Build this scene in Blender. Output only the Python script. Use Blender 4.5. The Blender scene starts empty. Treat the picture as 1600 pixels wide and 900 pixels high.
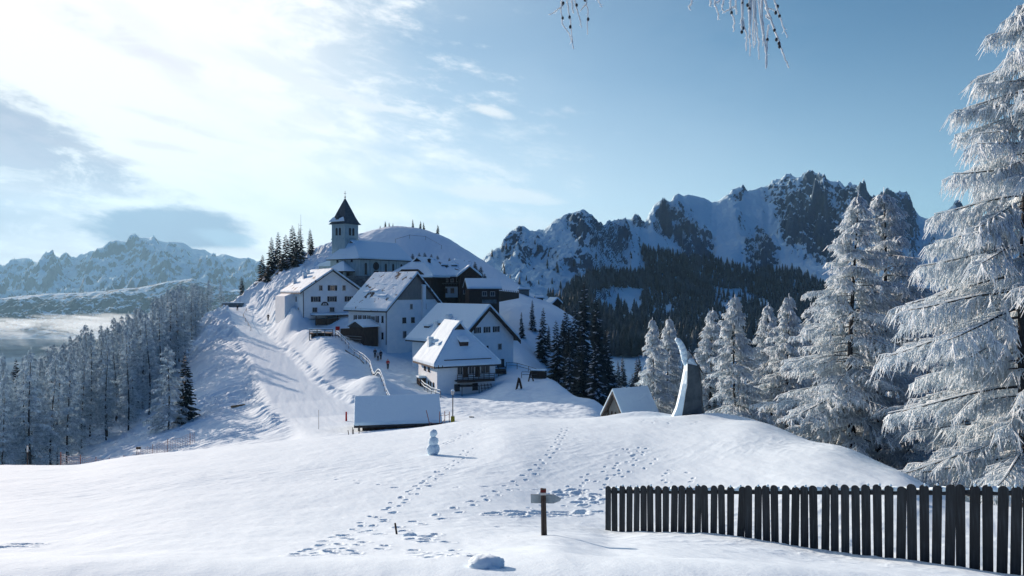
import bpy, math, random
import numpy as np
from mathutils import Vector, Matrix

R = math.radians
SC = bpy.context.scene
COL = SC.collection
F = 1155.0                       # focal length in photo pixels (1600 wide)

# ------------------------------------------------------------------ camera
cam_d = bpy.data.cameras.new('camera')
cam = bpy.data.objects.new('camera', cam_d)
COL.objects.link(cam)
cam.location = (0, 0, 0)
cam.rotation_euler = (R(90), 0, 0)
cam_d.sensor_width = 36
cam_d.lens = 36 * F / 1600
cam_d.clip_start = 0.05
cam_d.clip_end = 60000
SC.camera = cam

# ------------------------------------------------------------------ light and exposure
SUN_AZ, SUN_EL = -40.0, 13.2     # azimuth from the view axis (left is negative), elevation
sd = bpy.data.lights.new('sun', 'SUN')
sd.energy = 5.0
sd.angle = R(0.5)
sd.color = (1.0, 0.75, 0.59)
sun = bpy.data.objects.new('sun', sd)
COL.objects.link(sun)
sv = Vector((math.sin(R(SUN_AZ)) * math.cos(R(SUN_EL)), math.cos(R(SUN_AZ)) * math.cos(R(SUN_EL)), math.sin(R(SUN_EL))))
sun.rotation_euler = sv.to_track_quat('Z', 'Y').to_euler()
sun.location = (0, 0, 300)
SC.view_settings.view_transform = 'Standard'
SC.view_settings.look = 'None'
SC.view_settings.gamma = 1
SC.view_settings.exposure = 1.04
SC.cycles.use_denoising = True
SC.cycles.max_bounces = 7
SC.cycles.diffuse_bounces = 3
SC.cycles.glossy_bounces = 2
SC.cycles.volume_bounces = 1
SC.cycles.transparent_max_bounces = 6


# ------------------------------------------------------------------ node helper
class NT:
    def __init__(s, tree):
        s.t = tree; s.n = tree.nodes; s.l = tree.links

    def node(s, kind, **kw):
        n = s.n.new(kind)
        for k, v in kw.items():
            setattr(n, k, v)
        return n

    def put(s, sock, v):
        if isinstance(v, bpy.types.NodeSocket):
            s.l.new(v, sock)
        else:
            sock.default_value = v

    def math(s, op, a, b=0.0, c=0.0, clamp=False):
        n = s.node('ShaderNodeMath', operation=op)
        n.use_clamp = clamp
        s.put(n.inputs[0], a); s.put(n.inputs[1], b); s.put(n.inputs[2], c)
        return n.outputs[0]

    def smooth(s, v, lo, hi, a=0.0, b=1.0):
        n = s.node('ShaderNodeMapRange', interpolation_type='SMOOTHSTEP')
        s.put(n.inputs[0], v)
        n.inputs[1].default_value = lo; n.inputs[2].default_value = hi
        n.inputs[3].default_value = a; n.inputs[4].default_value = b
        return n.outputs[0]

    def mix(s, f, a, b):
        n = s.node('ShaderNodeMix', data_type='RGBA')
        s.put(n.inputs[0], f)
        s.put(n.inputs[6], a if isinstance(a, bpy.types.NodeSocket) else (*a, 1))
        s.put(n.inputs[7], b if isinstance(b, bpy.types.NodeSocket) else (*b, 1))
        return n.outputs[2]

    def noise(s, vec, scale, detail=4, rough=0.55, dist=0.0, out=0):
        n = s.node('ShaderNodeTexNoise')
        s.put(n.inputs['Vector'], vec)
        n.inputs['Scale'].default_value = scale
        n.inputs['Detail'].default_value = detail
        n.inputs['Roughness'].default_value = rough
        n.inputs['Distortion'].default_value = dist
        return n.outputs[out]

    def comb(s, x, y, z):
        n = s.node('ShaderNodeCombineXYZ')
        s.put(n.inputs[0], x); s.put(n.inputs[1], y); s.put(n.inputs[2], z)
        return n.outputs[0]


def lin(r, g, b):
    f = lambda c: (c / 255 / 12.92) if c <= 10 else ((c / 255 + 0.055) / 1.055) ** 2.4
    return (f(r), f(g), f(b))


# ------------------------------------------------------------------ sky
BG = 0.1
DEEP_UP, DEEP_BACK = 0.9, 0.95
world = bpy.data.worlds.new('World')
SC.world = world
world.use_nodes = True
w = NT(world.node_tree)
w.n.clear()
sky = w.node('ShaderNodeTexSky', sky_type='NISHITA')
sky.sun_disc = False
sky.sun_elevation = R(SUN_EL)
sky.sun_rotation = R(SUN_AZ)
sky.altitude = 1800
sky.air_density = 1.0
sky.dust_density = 0.3
sky.ozone_density = 3.0
tc = w.node('ShaderNodeTexCoord')
sep = w.node('ShaderNodeSeparateXYZ')
w.l.new(tc.outputs['Generated'], sep.inputs[0])
AZ = w.math('MULTIPLY', w.math('ARCTAN2', sep.outputs[0], sep.outputs[1]), 57.2958)
EL = w.math('MULTIPLY', w.math('ARCSINE', sep.outputs[2]), 57.2958)


def ae(px, py):
    x, z = (px - 800) / F, (450 - py) / F
    return math.degrees(math.atan2(x, 1)), math.degrees(math.atan2(z, math.hypot(x, 1)))


def cl(c, k=1.0):
    return tuple(v / BG * k for v in lin(*c))


P0 = w.comb(w.math('MULTIPLY', AZ, 0.05), w.math('MULTIPLY', EL, 0.11), 0.0)
# streaky wind-drawn coordinates, sheared so that streaks fall to the right
PS = w.comb(w.math('ADD', w.math('MULTIPLY', AZ, 0.055), w.math('MULTIPLY', EL, 0.03)), w.math('ADD', w.math('MULTIPLY', EL, 0.15), w.math('MULTIPLY', AZ, 0.018)), 3.7)
n_big = w.noise(P0, 1.6, 5, 0.6)
n_str = w.noise(PS, 2.6, 7, 0.62, 0.6)
n_fine = w.noise(P0, 9.0, 6, 0.65)
# wobble used for every cloud's outline
wob = w.math('SUBTRACT', w.noise(P0, 3.2, 6, 0.6), 0.5)
wob2 = w.math('SUBTRACT', w.noise(PS, 6.0, 6, 0.65), 0.5)


def blob(px, py, rx, ry, tilt=0.0, soft=0.5, k1=1.0, k2=1.0):
    """soft-edged cloud patch, returns 0..1"""
    a0, e0 = ae(px, py)
    sx, sy = rx / F * 57.3, ry / F * 57.3
    da = w.math('SUBTRACT', AZ, a0); de = w.math('SUBTRACT', EL, e0)
    c, s_ = math.cos(R(tilt)), math.sin(R(tilt))
    u = w.math('ADD', w.math('MULTIPLY', da, c / sx), w.math('MULTIPLY', de, s_ / sx))
    v = w.math('SUBTRACT', w.math('MULTIPLY', de, c / sy), w.math('MULTIPLY', da, s_ / sy))
    d = w.math('SQRT', w.math('ADD', w.math('MULTIPLY', u, u), w.math('MULTIPLY', v, v)))
    d = w.math('ADD', d, w.math('MULTIPLY', wob, k1 * 2))
    d = w.math('ADD', d, w.math('MULTIPLY', wob2, k2 * 2))
    return w.smooth(d, 1.0 + soft * 0.5, 1.0 - soft * 0.5)


skyc = w.node('ShaderNodeMix', data_type='RGBA', blend_type='MULTIPLY')
skyc.inputs[0].default_value = 1
w.l.new(sky.outputs[0], skyc.inputs[6]); skyc.inputs[7].default_value = (0.74, 1.04, 1.06, 1)
c = skyc.outputs[2]
# mountain sky, darkened overhead and behind the camera to deepen blue shade on slopes
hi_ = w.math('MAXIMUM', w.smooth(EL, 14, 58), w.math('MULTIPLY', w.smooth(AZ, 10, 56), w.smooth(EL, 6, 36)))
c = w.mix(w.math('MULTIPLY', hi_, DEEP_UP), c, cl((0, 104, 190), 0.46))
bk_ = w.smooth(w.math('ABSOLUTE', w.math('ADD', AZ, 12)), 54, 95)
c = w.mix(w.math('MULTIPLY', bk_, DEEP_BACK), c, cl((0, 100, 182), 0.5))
# broad thin veil that thins towards the right and upwards
veil = w.smooth(w.math('ADD', AZ, w.math('MULTIPLY', wob, 18.0)), 26, -30)
veil = w.math('MULTIPLY', veil, w.smooth(n_big, 0.25, 0.65, 0.45, 0.8))
behind = w.smooth(w.math('ABSOLUTE', AZ), 95, 60)
veil = w.math('MULTIPLY', veil, behind)
c = w.mix(veil, c, cl((214, 228, 242)))
lw = w.math('MULTIPLY', w.smooth(AZ, -6, -30), w.smooth(w.math('ABSOLUTE', w.math('ADD', AZ, 20)), 75, 50))
c = w.mix(w.math('MULTIPLY', lw, 0.88), c, cl((255, 244, 236), 1.22))
hzn = w.math('MULTIPLY', w.smooth(EL, 20, -2), w.math('MULTIPLY', behind, w.smooth(AZ, 50, -14, 0.0, 0.85)))
c = w.mix(hzn, c, cl((232, 234, 238), 1.12))
# bright broken cloud field, upper left
fld = blob(90, 60, 400, 330, 22, 0.9, 0.9, 1.0)
puff = w.noise(w.comb(w.math('MULTIPLY', AZ, 0.12), w.math('MULTIPLY', EL, 0.24), 8.0), 1.7, 9, 0.66, 0.5)
fld = w.math('MULTIPLY', fld, w.math('MULTIPLY', w.smooth(n_str, 0.34, 0.54), w.smooth(puff, 0.36, 0.52, 0.25, 1.0)))
c = w.mix(w.math('MULTIPLY', fld, 0.92), c, cl((250, 250, 250), 1.15))
fl2 = blob(250, 320, 420, 120, 8, 1.0, 0.6, 1.0)
c = w.mix(w.math('MULTIPLY', fl2, w.smooth(n_str, 0.3, 0.6, 0.2, 0.85)), c, cl((246, 248, 248), 1.12))
# aureole of the sun behind the clouds
glow = blob(150, 120, 260, 190, 0, 1.9, 0.0, 0.0)
c = w.mix(w.math('MULTIPLY', glow, 0.6), c, cl((254, 254, 250), 1.05))
# grey cloud bodies on the left
for (px, py, rx, ry, t, k, colr) in (
        (-10, 205, 130, 42, -24, 0.9, (118,150,184)), (80, 268, 130, 22, -8, 0.9, (126,156,188)),
        (-90, 160, 150, 45, -15, 0.8, (124,155,188)), (-200, 250, 220, 90, -5, 0.8, (168, 190, 212)),
        (110, 292, 120, 12, -4, 0.5, (180, 199, 216)), (60, 350, 110, 13, 2, 0.7, (160, 182, 204)), (-40, 330, 120, 10, 2, 0.7, (160, 182, 204)), (150, 240, 60, 7, -10, 0.6, (160, 182, 204)), (20, 310, 70, 8, 0, 0.5, (160, 182, 204)), (300, 200, 90, 6, -12, 0.4, (180, 198, 218)), (120, 30, 130, 14, -18, 0.45, (190, 208, 228)),
        (95, 382, 170, 20, 0, 0.6, (180, 200, 216)), (40, 405, 140, 16, 0, 0.7, (190, 207, 220)),
        (190, 330, 50, 10, 0, 0.4, (186, 203, 218)), (245, 228, 45, 6, -6, 0.5, (196, 210, 224)),
        (230, 60, 90, 22, -40, 0.35, (200, 217, 236)), (330, 150, 120, 14, -28, 0.35, (205, 221, 238))):
    body = w.math('MULTIPLY', blob(px, py, rx, ry, t, 0.8, 0.5, 0.8), w.smooth(puff, 0.40, 0.56, 0.25, 1.0))
    c = w.mix(w.math('MULTIPLY', body, k * 0.9), c, cl(tuple(min(255, q + d_) for q, d_ in zip(colr, (26, 4, -4))), 1.05))
# lens-shaped cap cloud over the far massif
cap_ = blob(270, 362, 108, 34, -1, 0.5, 0.20, 0.45)
c = w.mix(w.math('MULTIPLY', cap_, 0.95), c, cl((122, 134, 164)))
cap2 = blob(355, 372, 40, 11, -8, 0.7, 0.4, 0.6)
c = w.mix(w.math('MULTIPLY', cap2, 0.6), c, cl((170, 194, 214)))
cap3 = blob(300, 396, 120, 9, 0, 0.9, 0.5, 0.7)
c = w.mix(w.math('MULTIPLY', cap3, 0.85), c, cl((236, 236, 238)))
# thin bright wisps
for (px, py, rx, ry, t, k) in ((768, 175, 30, 8, -12, 0.95), (775, 303, 80, 10, -2, 0.9), (820, 313, 60, 6, -3, 0.7),
                               (455, 120, 62, 9, -20, 0.9), (540, 153, 50, 6, -18, 0.9), (600, 169, 34, 4, -8, 0.7),
                               (560, 303, 80, 14, -12, 0.55), 
                               (800, 350, 60, 9, -8, 0.4), (480, 185, 30, 10, -5, 0.6), (700, 355, 60, 14, 0, 0.3)):
    c = w.mix(w.math('MULTIPLY', blob(px, py, rx, ry, t, 0.9, 0.45, 0.9), k), c, cl((240, 243, 246)))
bg = w.node('ShaderNodeBackground')
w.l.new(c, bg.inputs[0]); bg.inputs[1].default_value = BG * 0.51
wo = w.node('ShaderNodeOutputWorld')
w.l.new(bg.outputs[0], wo.inputs[0])

# ------------------------------------------------------------------ numpy noise
_rs = np.random.RandomState(11)
_perm = _rs.permutation(512).astype(np.int64)
_perm = np.concatenate([_perm, _perm, _perm])
_ga = _rs.rand(512) * 2 * np.pi
_gx, _gy = np.cos(_ga), np.sin(_ga)


def perlin(x, y):
    xi = np.floor(x).astype(np.int64); yi = np.floor(y).astype(np.int64)
    xf = x - xi; yf = y - yi
    xi &= 511; yi &= 511
    u = xf * xf * xf * (xf * (xf * 6 - 15) + 10); v = yf * yf * yf * (yf * (yf * 6 - 15) + 10)
    x1 = (xi + 1) & 511; y1 = (yi + 1) & 511

    def g(a, b, dx, dy):
        h = _perm[_perm[a] + b]
        return _gx[h] * dx + _gy[h] * dy
    a = g(xi, yi, xf, yf); b = g(x1, yi, xf - 1, yf)
    c_ = g(xi, y1, xf, yf - 1); d = g(x1, y1, xf - 1, yf - 1)
    return (a + u * (b - a)) * (1 - v) + (c_ + u * (d - c_)) * v


def fbm(x, y, o=5, g=0.5):
    s = 0; a = 1.0
    for k in range(o):
        s = s + a * perlin(x * 2 ** k + 17.3 * k, y * 2 ** k - 9.1 * k)
        a *= g
    return s


def ridged(x, y, o=6, g=0.55):
    s = 0; a = 1.0; wgt = 1.0
    for k in range(o):
        n = 1 - np.abs(perlin(x * 2 ** k + 31.7 * k, y * 2 ** k + 5.3 * k)) * 2
        n = n * n * wgt
        s = s + a * n
        wgt = np.clip(n * 1.6, 0, 1)
        a *= g
    return s


def sstep(a, b, x):
    t = np.clip((x - a) / (b - a), 0, 1)
    return t * t * (3 - 2 * t)


def pchip(xk, yk, x):
    xk = np.asarray(xk, float); yk = np.asarray(yk, float)
    h = np.diff(xk); d = np.diff(yk) / h
    m = np.zeros_like(yk)
    for i in range(1, len(xk) - 1):
        if d[i - 1] * d[i] > 0:
            w1 = 2 * h[i] + h[i - 1]; w2 = h[i] + 2 * h[i - 1]
            m[i] = (w1 + w2) / (w1 / d[i - 1] + w2 / d[i])
    m[0] = d[0]; m[-1] = d[-1]
    x = np.clip(x, xk[0], xk[-1])
    i = np.clip(np.searchsorted(xk, x) - 1, 0, len(xk) - 2)
    t = (x - xk[i]) / h[i]
    return ((2 * t ** 3 - 3 * t ** 2 + 1) * yk[i] + (t ** 3 - 2 * t ** 2 + t) * h[i] * m[i]
            + (-2 * t ** 3 + 3 * t ** 2) * yk[i + 1] + (t ** 3 - t ** 2) * h[i] * m[i + 1])


# ------------------------------------------------------------------ terrain: surveyed sections, (distance, pixel row) along each bearing
A0 = [(1.0, 2298), (2.5, 1190), (4.5, 905)]
SECT = {
    -1000: A0 + [(9, 870), (16, 830), (30, 800), (60, 860), (120, 980), (400, 900)],
    -300: A0 + [(9, 865), (16, 815), (28, 770), (42, 756), (60, 800), (90, 860), (130, 860), (250, 880), (400, 760)],
    0: A0 + [(9, 862), (16, 808), (28, 760), (42, 733), (50, 727), (58, 737), (80, 775), (115, 738), (140, 720), (165, 712), (220, 790), (400, 760)],
    100: A0 + [(9, 862), (16, 808), (28, 757), (42, 733), (51, 727), (58, 735), (80, 757), (105, 715), (130, 683), (155, 668), (180, 672), (230, 760), (400, 700)],
    200: A0 + [(9, 860), (16, 803), (28, 748), (42, 720), (52, 713), (58, 719), (72, 733), (90, 706), (120, 662), (150, 628), (175, 618), (215, 690), (400, 680)],
    300: A0 + [(9, 858), (16, 800), (28, 740), (42, 712), (52, 703), (58, 706), (70, 712), (85, 690), (100, 660), (130, 606), (170, 543), (205, 508), (222, 516), (270, 640), (400, 660)],
    350: A0 + [(9, 858), (16, 800), (28, 738), (42, 707), (52, 698), (60, 700), (72, 700), (85, 676), (100, 645), (130, 583), (170, 520), (205, 480), (222, 484), (270, 620), (400, 650)],
    400: A0 + [(9, 858), (16, 798), (28, 736), (42, 703), (53, 694), (60, 695), (72, 692), (85, 668), (100, 637), (120, 592), (140, 552), (160, 520), (185, 488), (205, 470), (225, 444), (242, 440), (290, 600), (400, 640)],
    450: A0 + [(9, 858), (16, 798), (28, 734), (42, 700), (54, 689), (62, 690), (75, 680), (90, 645), (110, 592), (130, 548), (145, 512), (155, 492), (175, 462), (200, 430), (225, 413), (242, 412), (300, 560), (400, 620)],
    500: A0 + [(9, 858), (16, 798), (28, 732), (42, 695), (55, 683), (64, 684), (80, 665), (95, 632), (108, 597), (120, 562), (133, 531), (142, 521), (151, 509), (158, 499), (175, 448), (200, 422), (220, 400), (237, 385), (250, 388), (310, 560), (400, 620)],
    560: A0 + [(9, 858), (16, 798), (28, 730), (42, 691), (56, 678), (66, 680), (78, 669), (90, 645), (105, 612), (120, 575), (135, 540), (150, 512), (165, 480), (175, 436), (190, 426), (215, 392), (240, 366), (255, 370), (320, 540), (400, 600)],
    620: A0 + [(9, 857), (16, 797), (28, 728), (42, 687), (56, 672), (66, 674), (80, 660), (98, 628), (112, 600), (126, 580), (140, 550), (155, 524), (170, 468), (182, 436), (205, 412), (245, 353), (262, 358), (320, 520), (400, 600)],
    680: A0 + [(9, 855), (16, 797), (28, 725), (42, 681), (56, 664), (66, 667), (80, 652), (100, 628), (112, 615), (130, 582), (145, 553), (165, 505), (185, 458), (200, 442), (222, 404), (245, 364), (262, 370), (320, 500), (400, 600)],
    740: A0 + [(9, 853), (16, 800), (28, 722), (42, 675), (56, 657), (66, 658), (80, 649), (100, 629), (112, 619), (130, 596), (150, 560), (170, 510), (190, 472), (210, 436), (245, 398), (265, 404), (320, 500), (400, 600)],
    800: A0 + [(9, 850), (16, 805), (22, 760), (34, 690), (45, 662), (54, 655), (64, 660), (80, 650), (96, 632), (110, 601), (125, 577), (140, 556), (160, 520), (180, 482), (205, 454), (240, 437), (262, 442), (320, 530), (400, 600)],
    860: A0 + [(9, 846), (16, 813), (22, 770), (34, 692), (45, 661), (53, 654), (64, 661), (80, 652), (95, 628), (110, 600), (122, 590), (132, 606), (146, 590), (168, 522), (190, 486), (212, 474), (232, 486), (300, 600), (400, 650)],
    920: A0 + [(8, 862), (12, 838), (16, 820), (22, 775), (34, 693), (44, 660), (51, 653), (62, 662), (80, 656), (92, 632), (102, 622), (112, 640), (135, 690), (160, 640), (180, 556), (200, 520), (214, 532), (300, 640), (400, 680)],
    960: A0 + [(8, 868), (12, 845), (15.6, 828), (17.5, 812), (22, 777), (34, 693), (44, 658), (50, 651), (60, 659), (80, 668), (95, 655), (105, 662), (130, 730), (200, 690), (300, 680), (400, 700)],
    1010: A0 + [(8, 868), (12, 843), (15.1, 827), (17.5, 811), (22, 777), (34, 693), (43, 656), (48, 650), (55, 654), (66, 676), (90, 720), (130, 760), (200, 740), (400, 720)],
    1100: A0 + [(8, 872), (12, 845), (14.3, 832), (16.5, 817), (22, 776), (32, 697), (40, 661), (45, 652), (51, 657), (60, 675), (90, 740), (130, 780), (200, 770), (400, 740)],
    1170: A0 + [(8, 878), (11, 856), (13.7, 841), (16, 822), (21, 778), (30, 700), (37, 665), (41, 657), (47, 664), (58, 693), (90, 760), (200, 790), (400, 760)],
    1300: A0[:2] + [(4.5, 915), (8, 888), (12.72, 862), (14.5, 842), (17, 812), (22, 750), (28, 703), (32, 694), (37, 701), (50, 740), (80, 790), (200, 800), (400, 760)],
    1400: A0[:2] + [(4.5, 925), (8, 898), (12.1, 873), (14, 850), (20, 768), (24, 739), (27, 732), (31, 738), (45, 775), (80, 810), (200, 820), (400, 780)],
    1500: A0[:2] + [(4.5, 935), (8, 908), (11.5, 885), (13.5, 858), (18, 803), (21, 785), (24, 783), (30, 795), (45, 810), (80, 830), (200, 840), (400, 800)],
    1600: A0[:2] + [(4.5, 950), (7.5, 922), (11, 898), (13, 870), (17, 815), (20, 796), (24, 797), (34, 815), (60, 830), (200, 850), (400, 820)],
    2000: A0 + [(7, 920), (12, 880), (20, 830), (30, 840), (60, 880), (200, 900), (400, 860)],
    2600: A0 + [(7, 960), (12, 930), (30, 930), (60, 980), (200, 980), (400, 950)],
}
LY = np.linspace(0, math.log(400), 420)
UU = np.linspace(-1.56, 1.56, 625)
_cols = sorted(SECT)
_zc = []
for k in _cols:
    kn = SECT[k]
    yy = np.array([a for a, b in kn], float)
    zz = -(np.array([b for a, b in kn], float) - 450) / F * yy
    _zc.append(pchip(np.log(yy), zz, LY))
_zc = np.array(_zc)
_uc = np.array([(k - 800) / F for k in _cols])
GR = np.zeros((len(UU), len(LY)))
for j in range(len(LY)):
    GR[:, j] = pchip(_uc, _zc[:, j], UU)
kern = np.array([1, 3, 5, 6, 5, 3, 1], float); kern /= kern.sum()
GR2 = np.apply_along_axis(lambda a: np.convolve(np.pad(a, 3, mode='edge'), kern, 'valid'), 0, GR)
GR = GR2


def base(X, Y):
    X = np.asarray(X, float); Y = np.asarray(Y, float)
    Yc = np.clip(Y, 1.0, 399)
    u = np.clip(X / Yc, UU[0], UU[-1]); t = np.log(Yc)
    fi = (u - UU[0]) / (UU[1] - UU[0]); fj = (t - LY[0]) / (LY[1] - LY[0])
    i = np.clip(fi.astype(int), 0, len(UU) - 2); j = np.clip(fj.astype(int), 0, len(LY) - 2)
    a = fi - i; b = fj - j
    return (GR[i, j] * (1 - a) + GR[i + 1, j] * a) * (1 - b) + (GR[i, j + 1] * (1 - a) + GR[i + 1, j + 1] * a) * b


def hit(px, py, y0=4.6, y1=60):
    """distance at which the sight line through a photo pixel meets the ground"""
    yy = np.linspace(y0, y1, 3000)
    u = (px - 800) / F
    z = base(u * yy, yy)
    r = 450 - z / yy * F
    k = np.argmax(r <= py)
    return float(yy[k])


# piste: centre line (pixel column, distance, half width)
PISTE = [(366, 212, 2.4), (371, 200, 2.4), (385, 180, 2.7), (398, 160, 3.0), (412, 145, 3.2), (428, 130, 3.5), (446, 113, 3.8), (474, 98, 4.2), (512, 86, 4.6), (545, 76, 5), (580, 68, 5)]
_pp = np.array([((a - 800) / F * b, b, c_) for a, b, c_ in PISTE])
_ph = np.array([-(q - 450) / F * y_ for q, y_ in zip((480, 482, 503, 527, 546, 568, 598, 627, 650, 664, 673), _pp[:, 1])])


def seg_dist(X, Y, pts, vals):
    bd = np.full(np.shape(X), 1e9); bv = [np.zeros(np.shape(X)) for _ in vals]
    side = np.zeros(np.shape(X))
    for k in range(len(pts) - 1):
        a, b = pts[k], pts[k + 1]
        dx, dy = b[0] - a[0], b[1] - a[1]
        L2 = dx * dx + dy * dy
        t = np.clip(((X - a[0]) * dx + (Y - a[1]) * dy) / L2, 0, 1)
        d = np.hypot(X - a[0] - t * dx, Y - a[1] - t * dy)
        m = d < bd
        bd = np.where(m, d, bd)
        side = np.where(m, (X - a[0]) * dy - (Y - a[1]) * dx, side)
        for q, v in enumerate(vals):
            bv[q] = np.where(m, v[k] + (v[k + 1] - v[k]) * t, bv[q])
    return bd, bv, side


MOUNDS = []          # (x, y, rx, ry, height)


def mnd(px, Y, rx, ry, h):
    MOUNDS.append(((px - 800) / F * Y, Y, rx, ry, h))


mnd(548, 99, 7.5, 9, 2.6)      # ploughed snow dump that catches the sun
mnd(575, 104, 5, 7, 1.2)
mnd(500, 118, 5, 8, 1.6)
mnd(455, 156, 5, 6, 1.5)       # bank beside the piste
mnd(505, 152.5, 9, 4.8, -2.3)      # dug-out ground before the guest house basement
mnd(470, 154, 8, 5.5, -1.4)
mnd(573, 131.5, 5, 3.5, -0.9)
mnd(1000, 47.5, 2.6, 1.2, 0.32)
mnd(1130, 44.5, 3.0, 1.5, 0.30)


def height(X, Y, fine=True):
    X = np.asarray(X, float); Y = np.asarray(Y, float)
    z = base(X, Y)
    far = sstep(62, 90, Y)
    # groomed piste
    m = (Y > 55) & (Y < 230)
    if np.any(m):
        d, (hw, ph), side = seg_dist(X, Y, _pp, [_pp[:, 2], _ph])
        dn = d / np.maximum(hw, 1)
        k = np.where(side > 0, 1 - sstep(0.85, 1.3, dn), 1 - sstep(0.9, 2.6, dn)) * sstep(58, 76, Y) * m
        z = z * (1 - k) + ph * k
        kb = np.exp(-((d - hw * 1.25) / 0.7) ** 2) * sstep(70, 86, Y) * m
        z = z + kb * np.maximum(0, 0.25 + 0.45 * fbm(X * 0.45, Y * 0.45, 3)) + k * 0.05 * fbm(X * 0.9 + Y * .3, Y * 0.12, 3)
        off = (1 - k)
    else:
        off = 1.0; side = np.ones_like(X)
    for (mx, my, rx, ry, h) in MOUNDS:
        if h:
            q = ((X - mx) / rx) ** 2 + ((Y - my) / ry) ** 2
            z = z + h * np.exp(-q * 1.3) * off
    # soft drifts
    z = z + 0.05 * fbm(X * 0.22, Y * 0.16, 3) * (1 - far)
    z = z + far * off * (0.55 * fbm(X * 0.09 + 4, Y * 0.07, 4))
    if fine:
        z = z + (1 - far) * 0.020 * fbm(X * 1.1 + Y * 0.3, Y * 0.5 - X * 0.2, 4, 0.6)
        wp = X * 0.5 + Y * 0.86; wq = X * 0.86 - Y * 0.5
        z = z + (1 - far) * 0.013 * (ridged(wp * 0.5 + perlin(wq * .3, wp * .3), wq * 1.7, 4, 0.6) - 0.8) * sstep(-.15, .35, perlin(X * .12 + 7, Y * .09))
        # wind crust and sled-scraped streaks on the steep banks left of the village
        a = 0.62
        p = X * math.cos(a) + Y * math.sin(a); q = -X * math.sin(a) + Y * math.cos(a)
        bank = far * off * sstep(-14, -26, X) * (1 - sstep(190, 230, Y)) * np.where(side > 0, 1.0, 0.22)
        st = ridged(p * 0.15 + 0.8 * perlin(q * 0.2, p * 0.1), q * 0.75, 4, 0.6)
        z = z + bank * 0.27 * (st - 0.6) * (0.35 + 1.1 * sstep(-0.25, 0.35, perlin(X * 0.05 + 3, Y * 0.05)))
        z = z + far * off * 0.10 * fbm(X * 0.8, Y * 0.8, 3)
        rocky = far * sstep(150, 175, Y) * sstep(-40, -55, X) * (1 - sstep(225, 245, Y)) * off
        z = z + rocky * 1.2 * (ridged(X * 0.16, Y * 0.16, 4) - 0.8)
    return z


def Hh(X, Y):
    return float(height(np.array([X], float), np.array([Y], float))[0])


def PX(px, Y):
    return (px - 800) / F * Y


def PZ(py, Y):
    return (450 - py) / F * Y


# ------------------------------------------------------------------ footprints and trampled hollows in the near snow
PRINTS = []     # x, y, angle, half length, half width, depth


def prn(px, py, ang=None, L=0.20, W=0.10, d=0.10):
    Y = hit(px, py)
    PRINTS.append((PX(px, Y), Y, ang if ang is not None else 0.0, L, W, d))


rnd = random.Random(5)


def trail(pts, step=0.62, gap=0.13, L=0.135, W=0.062, d=0.058, jit=0.05):
    P = []
    for (px, py) in pts:
        Y = hit(px, py); P.append((PX(px, Y), Y))
    s = 0.0; side = 1
    for (a, b) in zip(P, P[1:]):
        dx, dy = b[0] - a[0], b[1] - a[1]; l = math.hypot(dx, dy)
        while s < l:
            t = s / l
            nx, ny = -dy / l, dx / l
            g = gap * side + rnd.uniform(-jit, jit)
            PRINTS.append((a[0] + dx * t + nx * g, a[1] + dy * t + ny * g, math.atan2(dy, dx) + rnd.uniform(-.3, .3),
                           L * rnd.uniform(.8, 1.2), W * rnd.uniform(.8, 1.2), d * rnd.uniform(.7, 1.2)))
            side = -side
            s += step * rnd.uniform(.85, 1.15)
        s -= l


trail([(478, 868), (505, 855), (560, 825), (600, 800), (640, 770), (680, 745), (712, 722), (735, 700)], L=.13, W=.06, d=.07)
trail([(480, 868), (540, 838), (590, 813), (628, 783), (668, 755), (690, 735)], step=0.9, L=.13, W=.06, d=.07)
trail([(600, 835), (650, 815), (700, 800), (745, 784), (790, 764), (835, 735), (868, 700), (885, 668)], step=0.7, L=.14, W=.07, d=.08)
trail([(705, 690), (690, 697), (722, 681), (760, 668)], step=0.5)
trail([(520, 745), (600, 762), (680, 760), (750, 762), (840, 768), (905, 765), (950, 772)], step=0.9)
trail([(860, 800), (900, 780), (925, 765), (930, 745), (955, 730), (985, 712), (1000, 700)], step=0.5, gap=.3, jit=.3, d=.06)
trail([(900, 770), (940, 745), (975, 745), (1005, 712), (985, 698)], step=0.5, gap=.3, jit=.35, d=.06)
trail([(780, 803), (830, 801), (880, 803), (935, 798)], step=0.42, gap=.15, L=.3, W=.13, d=.14)
trail([(860, 775), (905, 768), (940, 778), (900, 790)], step=0.4, gap=.2, L=.24, W=.12, d=.14)
trail([(1040, 735), (1065, 740), (1050, 755), (1072, 748)], step=0.5, gap=.3, jit=.3)
trail([(1000, 658), (1060, 662), (1100, 660)], step=0.5, gap=.3, jit=.2)
trail([(462, 866), (500, 860), (535, 858), (560, 864), (520, 868), (490, 864)], step=0.26, gap=.10, jit=.12, L=.09, W=.055, d=.05)
trail([(560, 850), (600, 855), (650, 862), (695, 860), (660, 870)], step=0.34, gap=.10, jit=.12, L=.10, W=.055, d=.055)
trail([(690, 838), (670, 836), (650, 845), (700, 850)], step=0.24, gap=.10, jit=.1, L=.11, W=.07, d=.07)
trail([(715, 866), (740, 868), (775, 866)], step=0.24, gap=.08, jit=.08, L=.08, W=.05, d=.055)
trail([(5, 857), (55, 852)], step=0.5)
prn(40, 851); prn(20, 855)
for (px, py) in ((780, 822), (800, 838), (520, 838)):
    prn(px, py, rnd.uniform(0, 3), .09, .05, .035)


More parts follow.
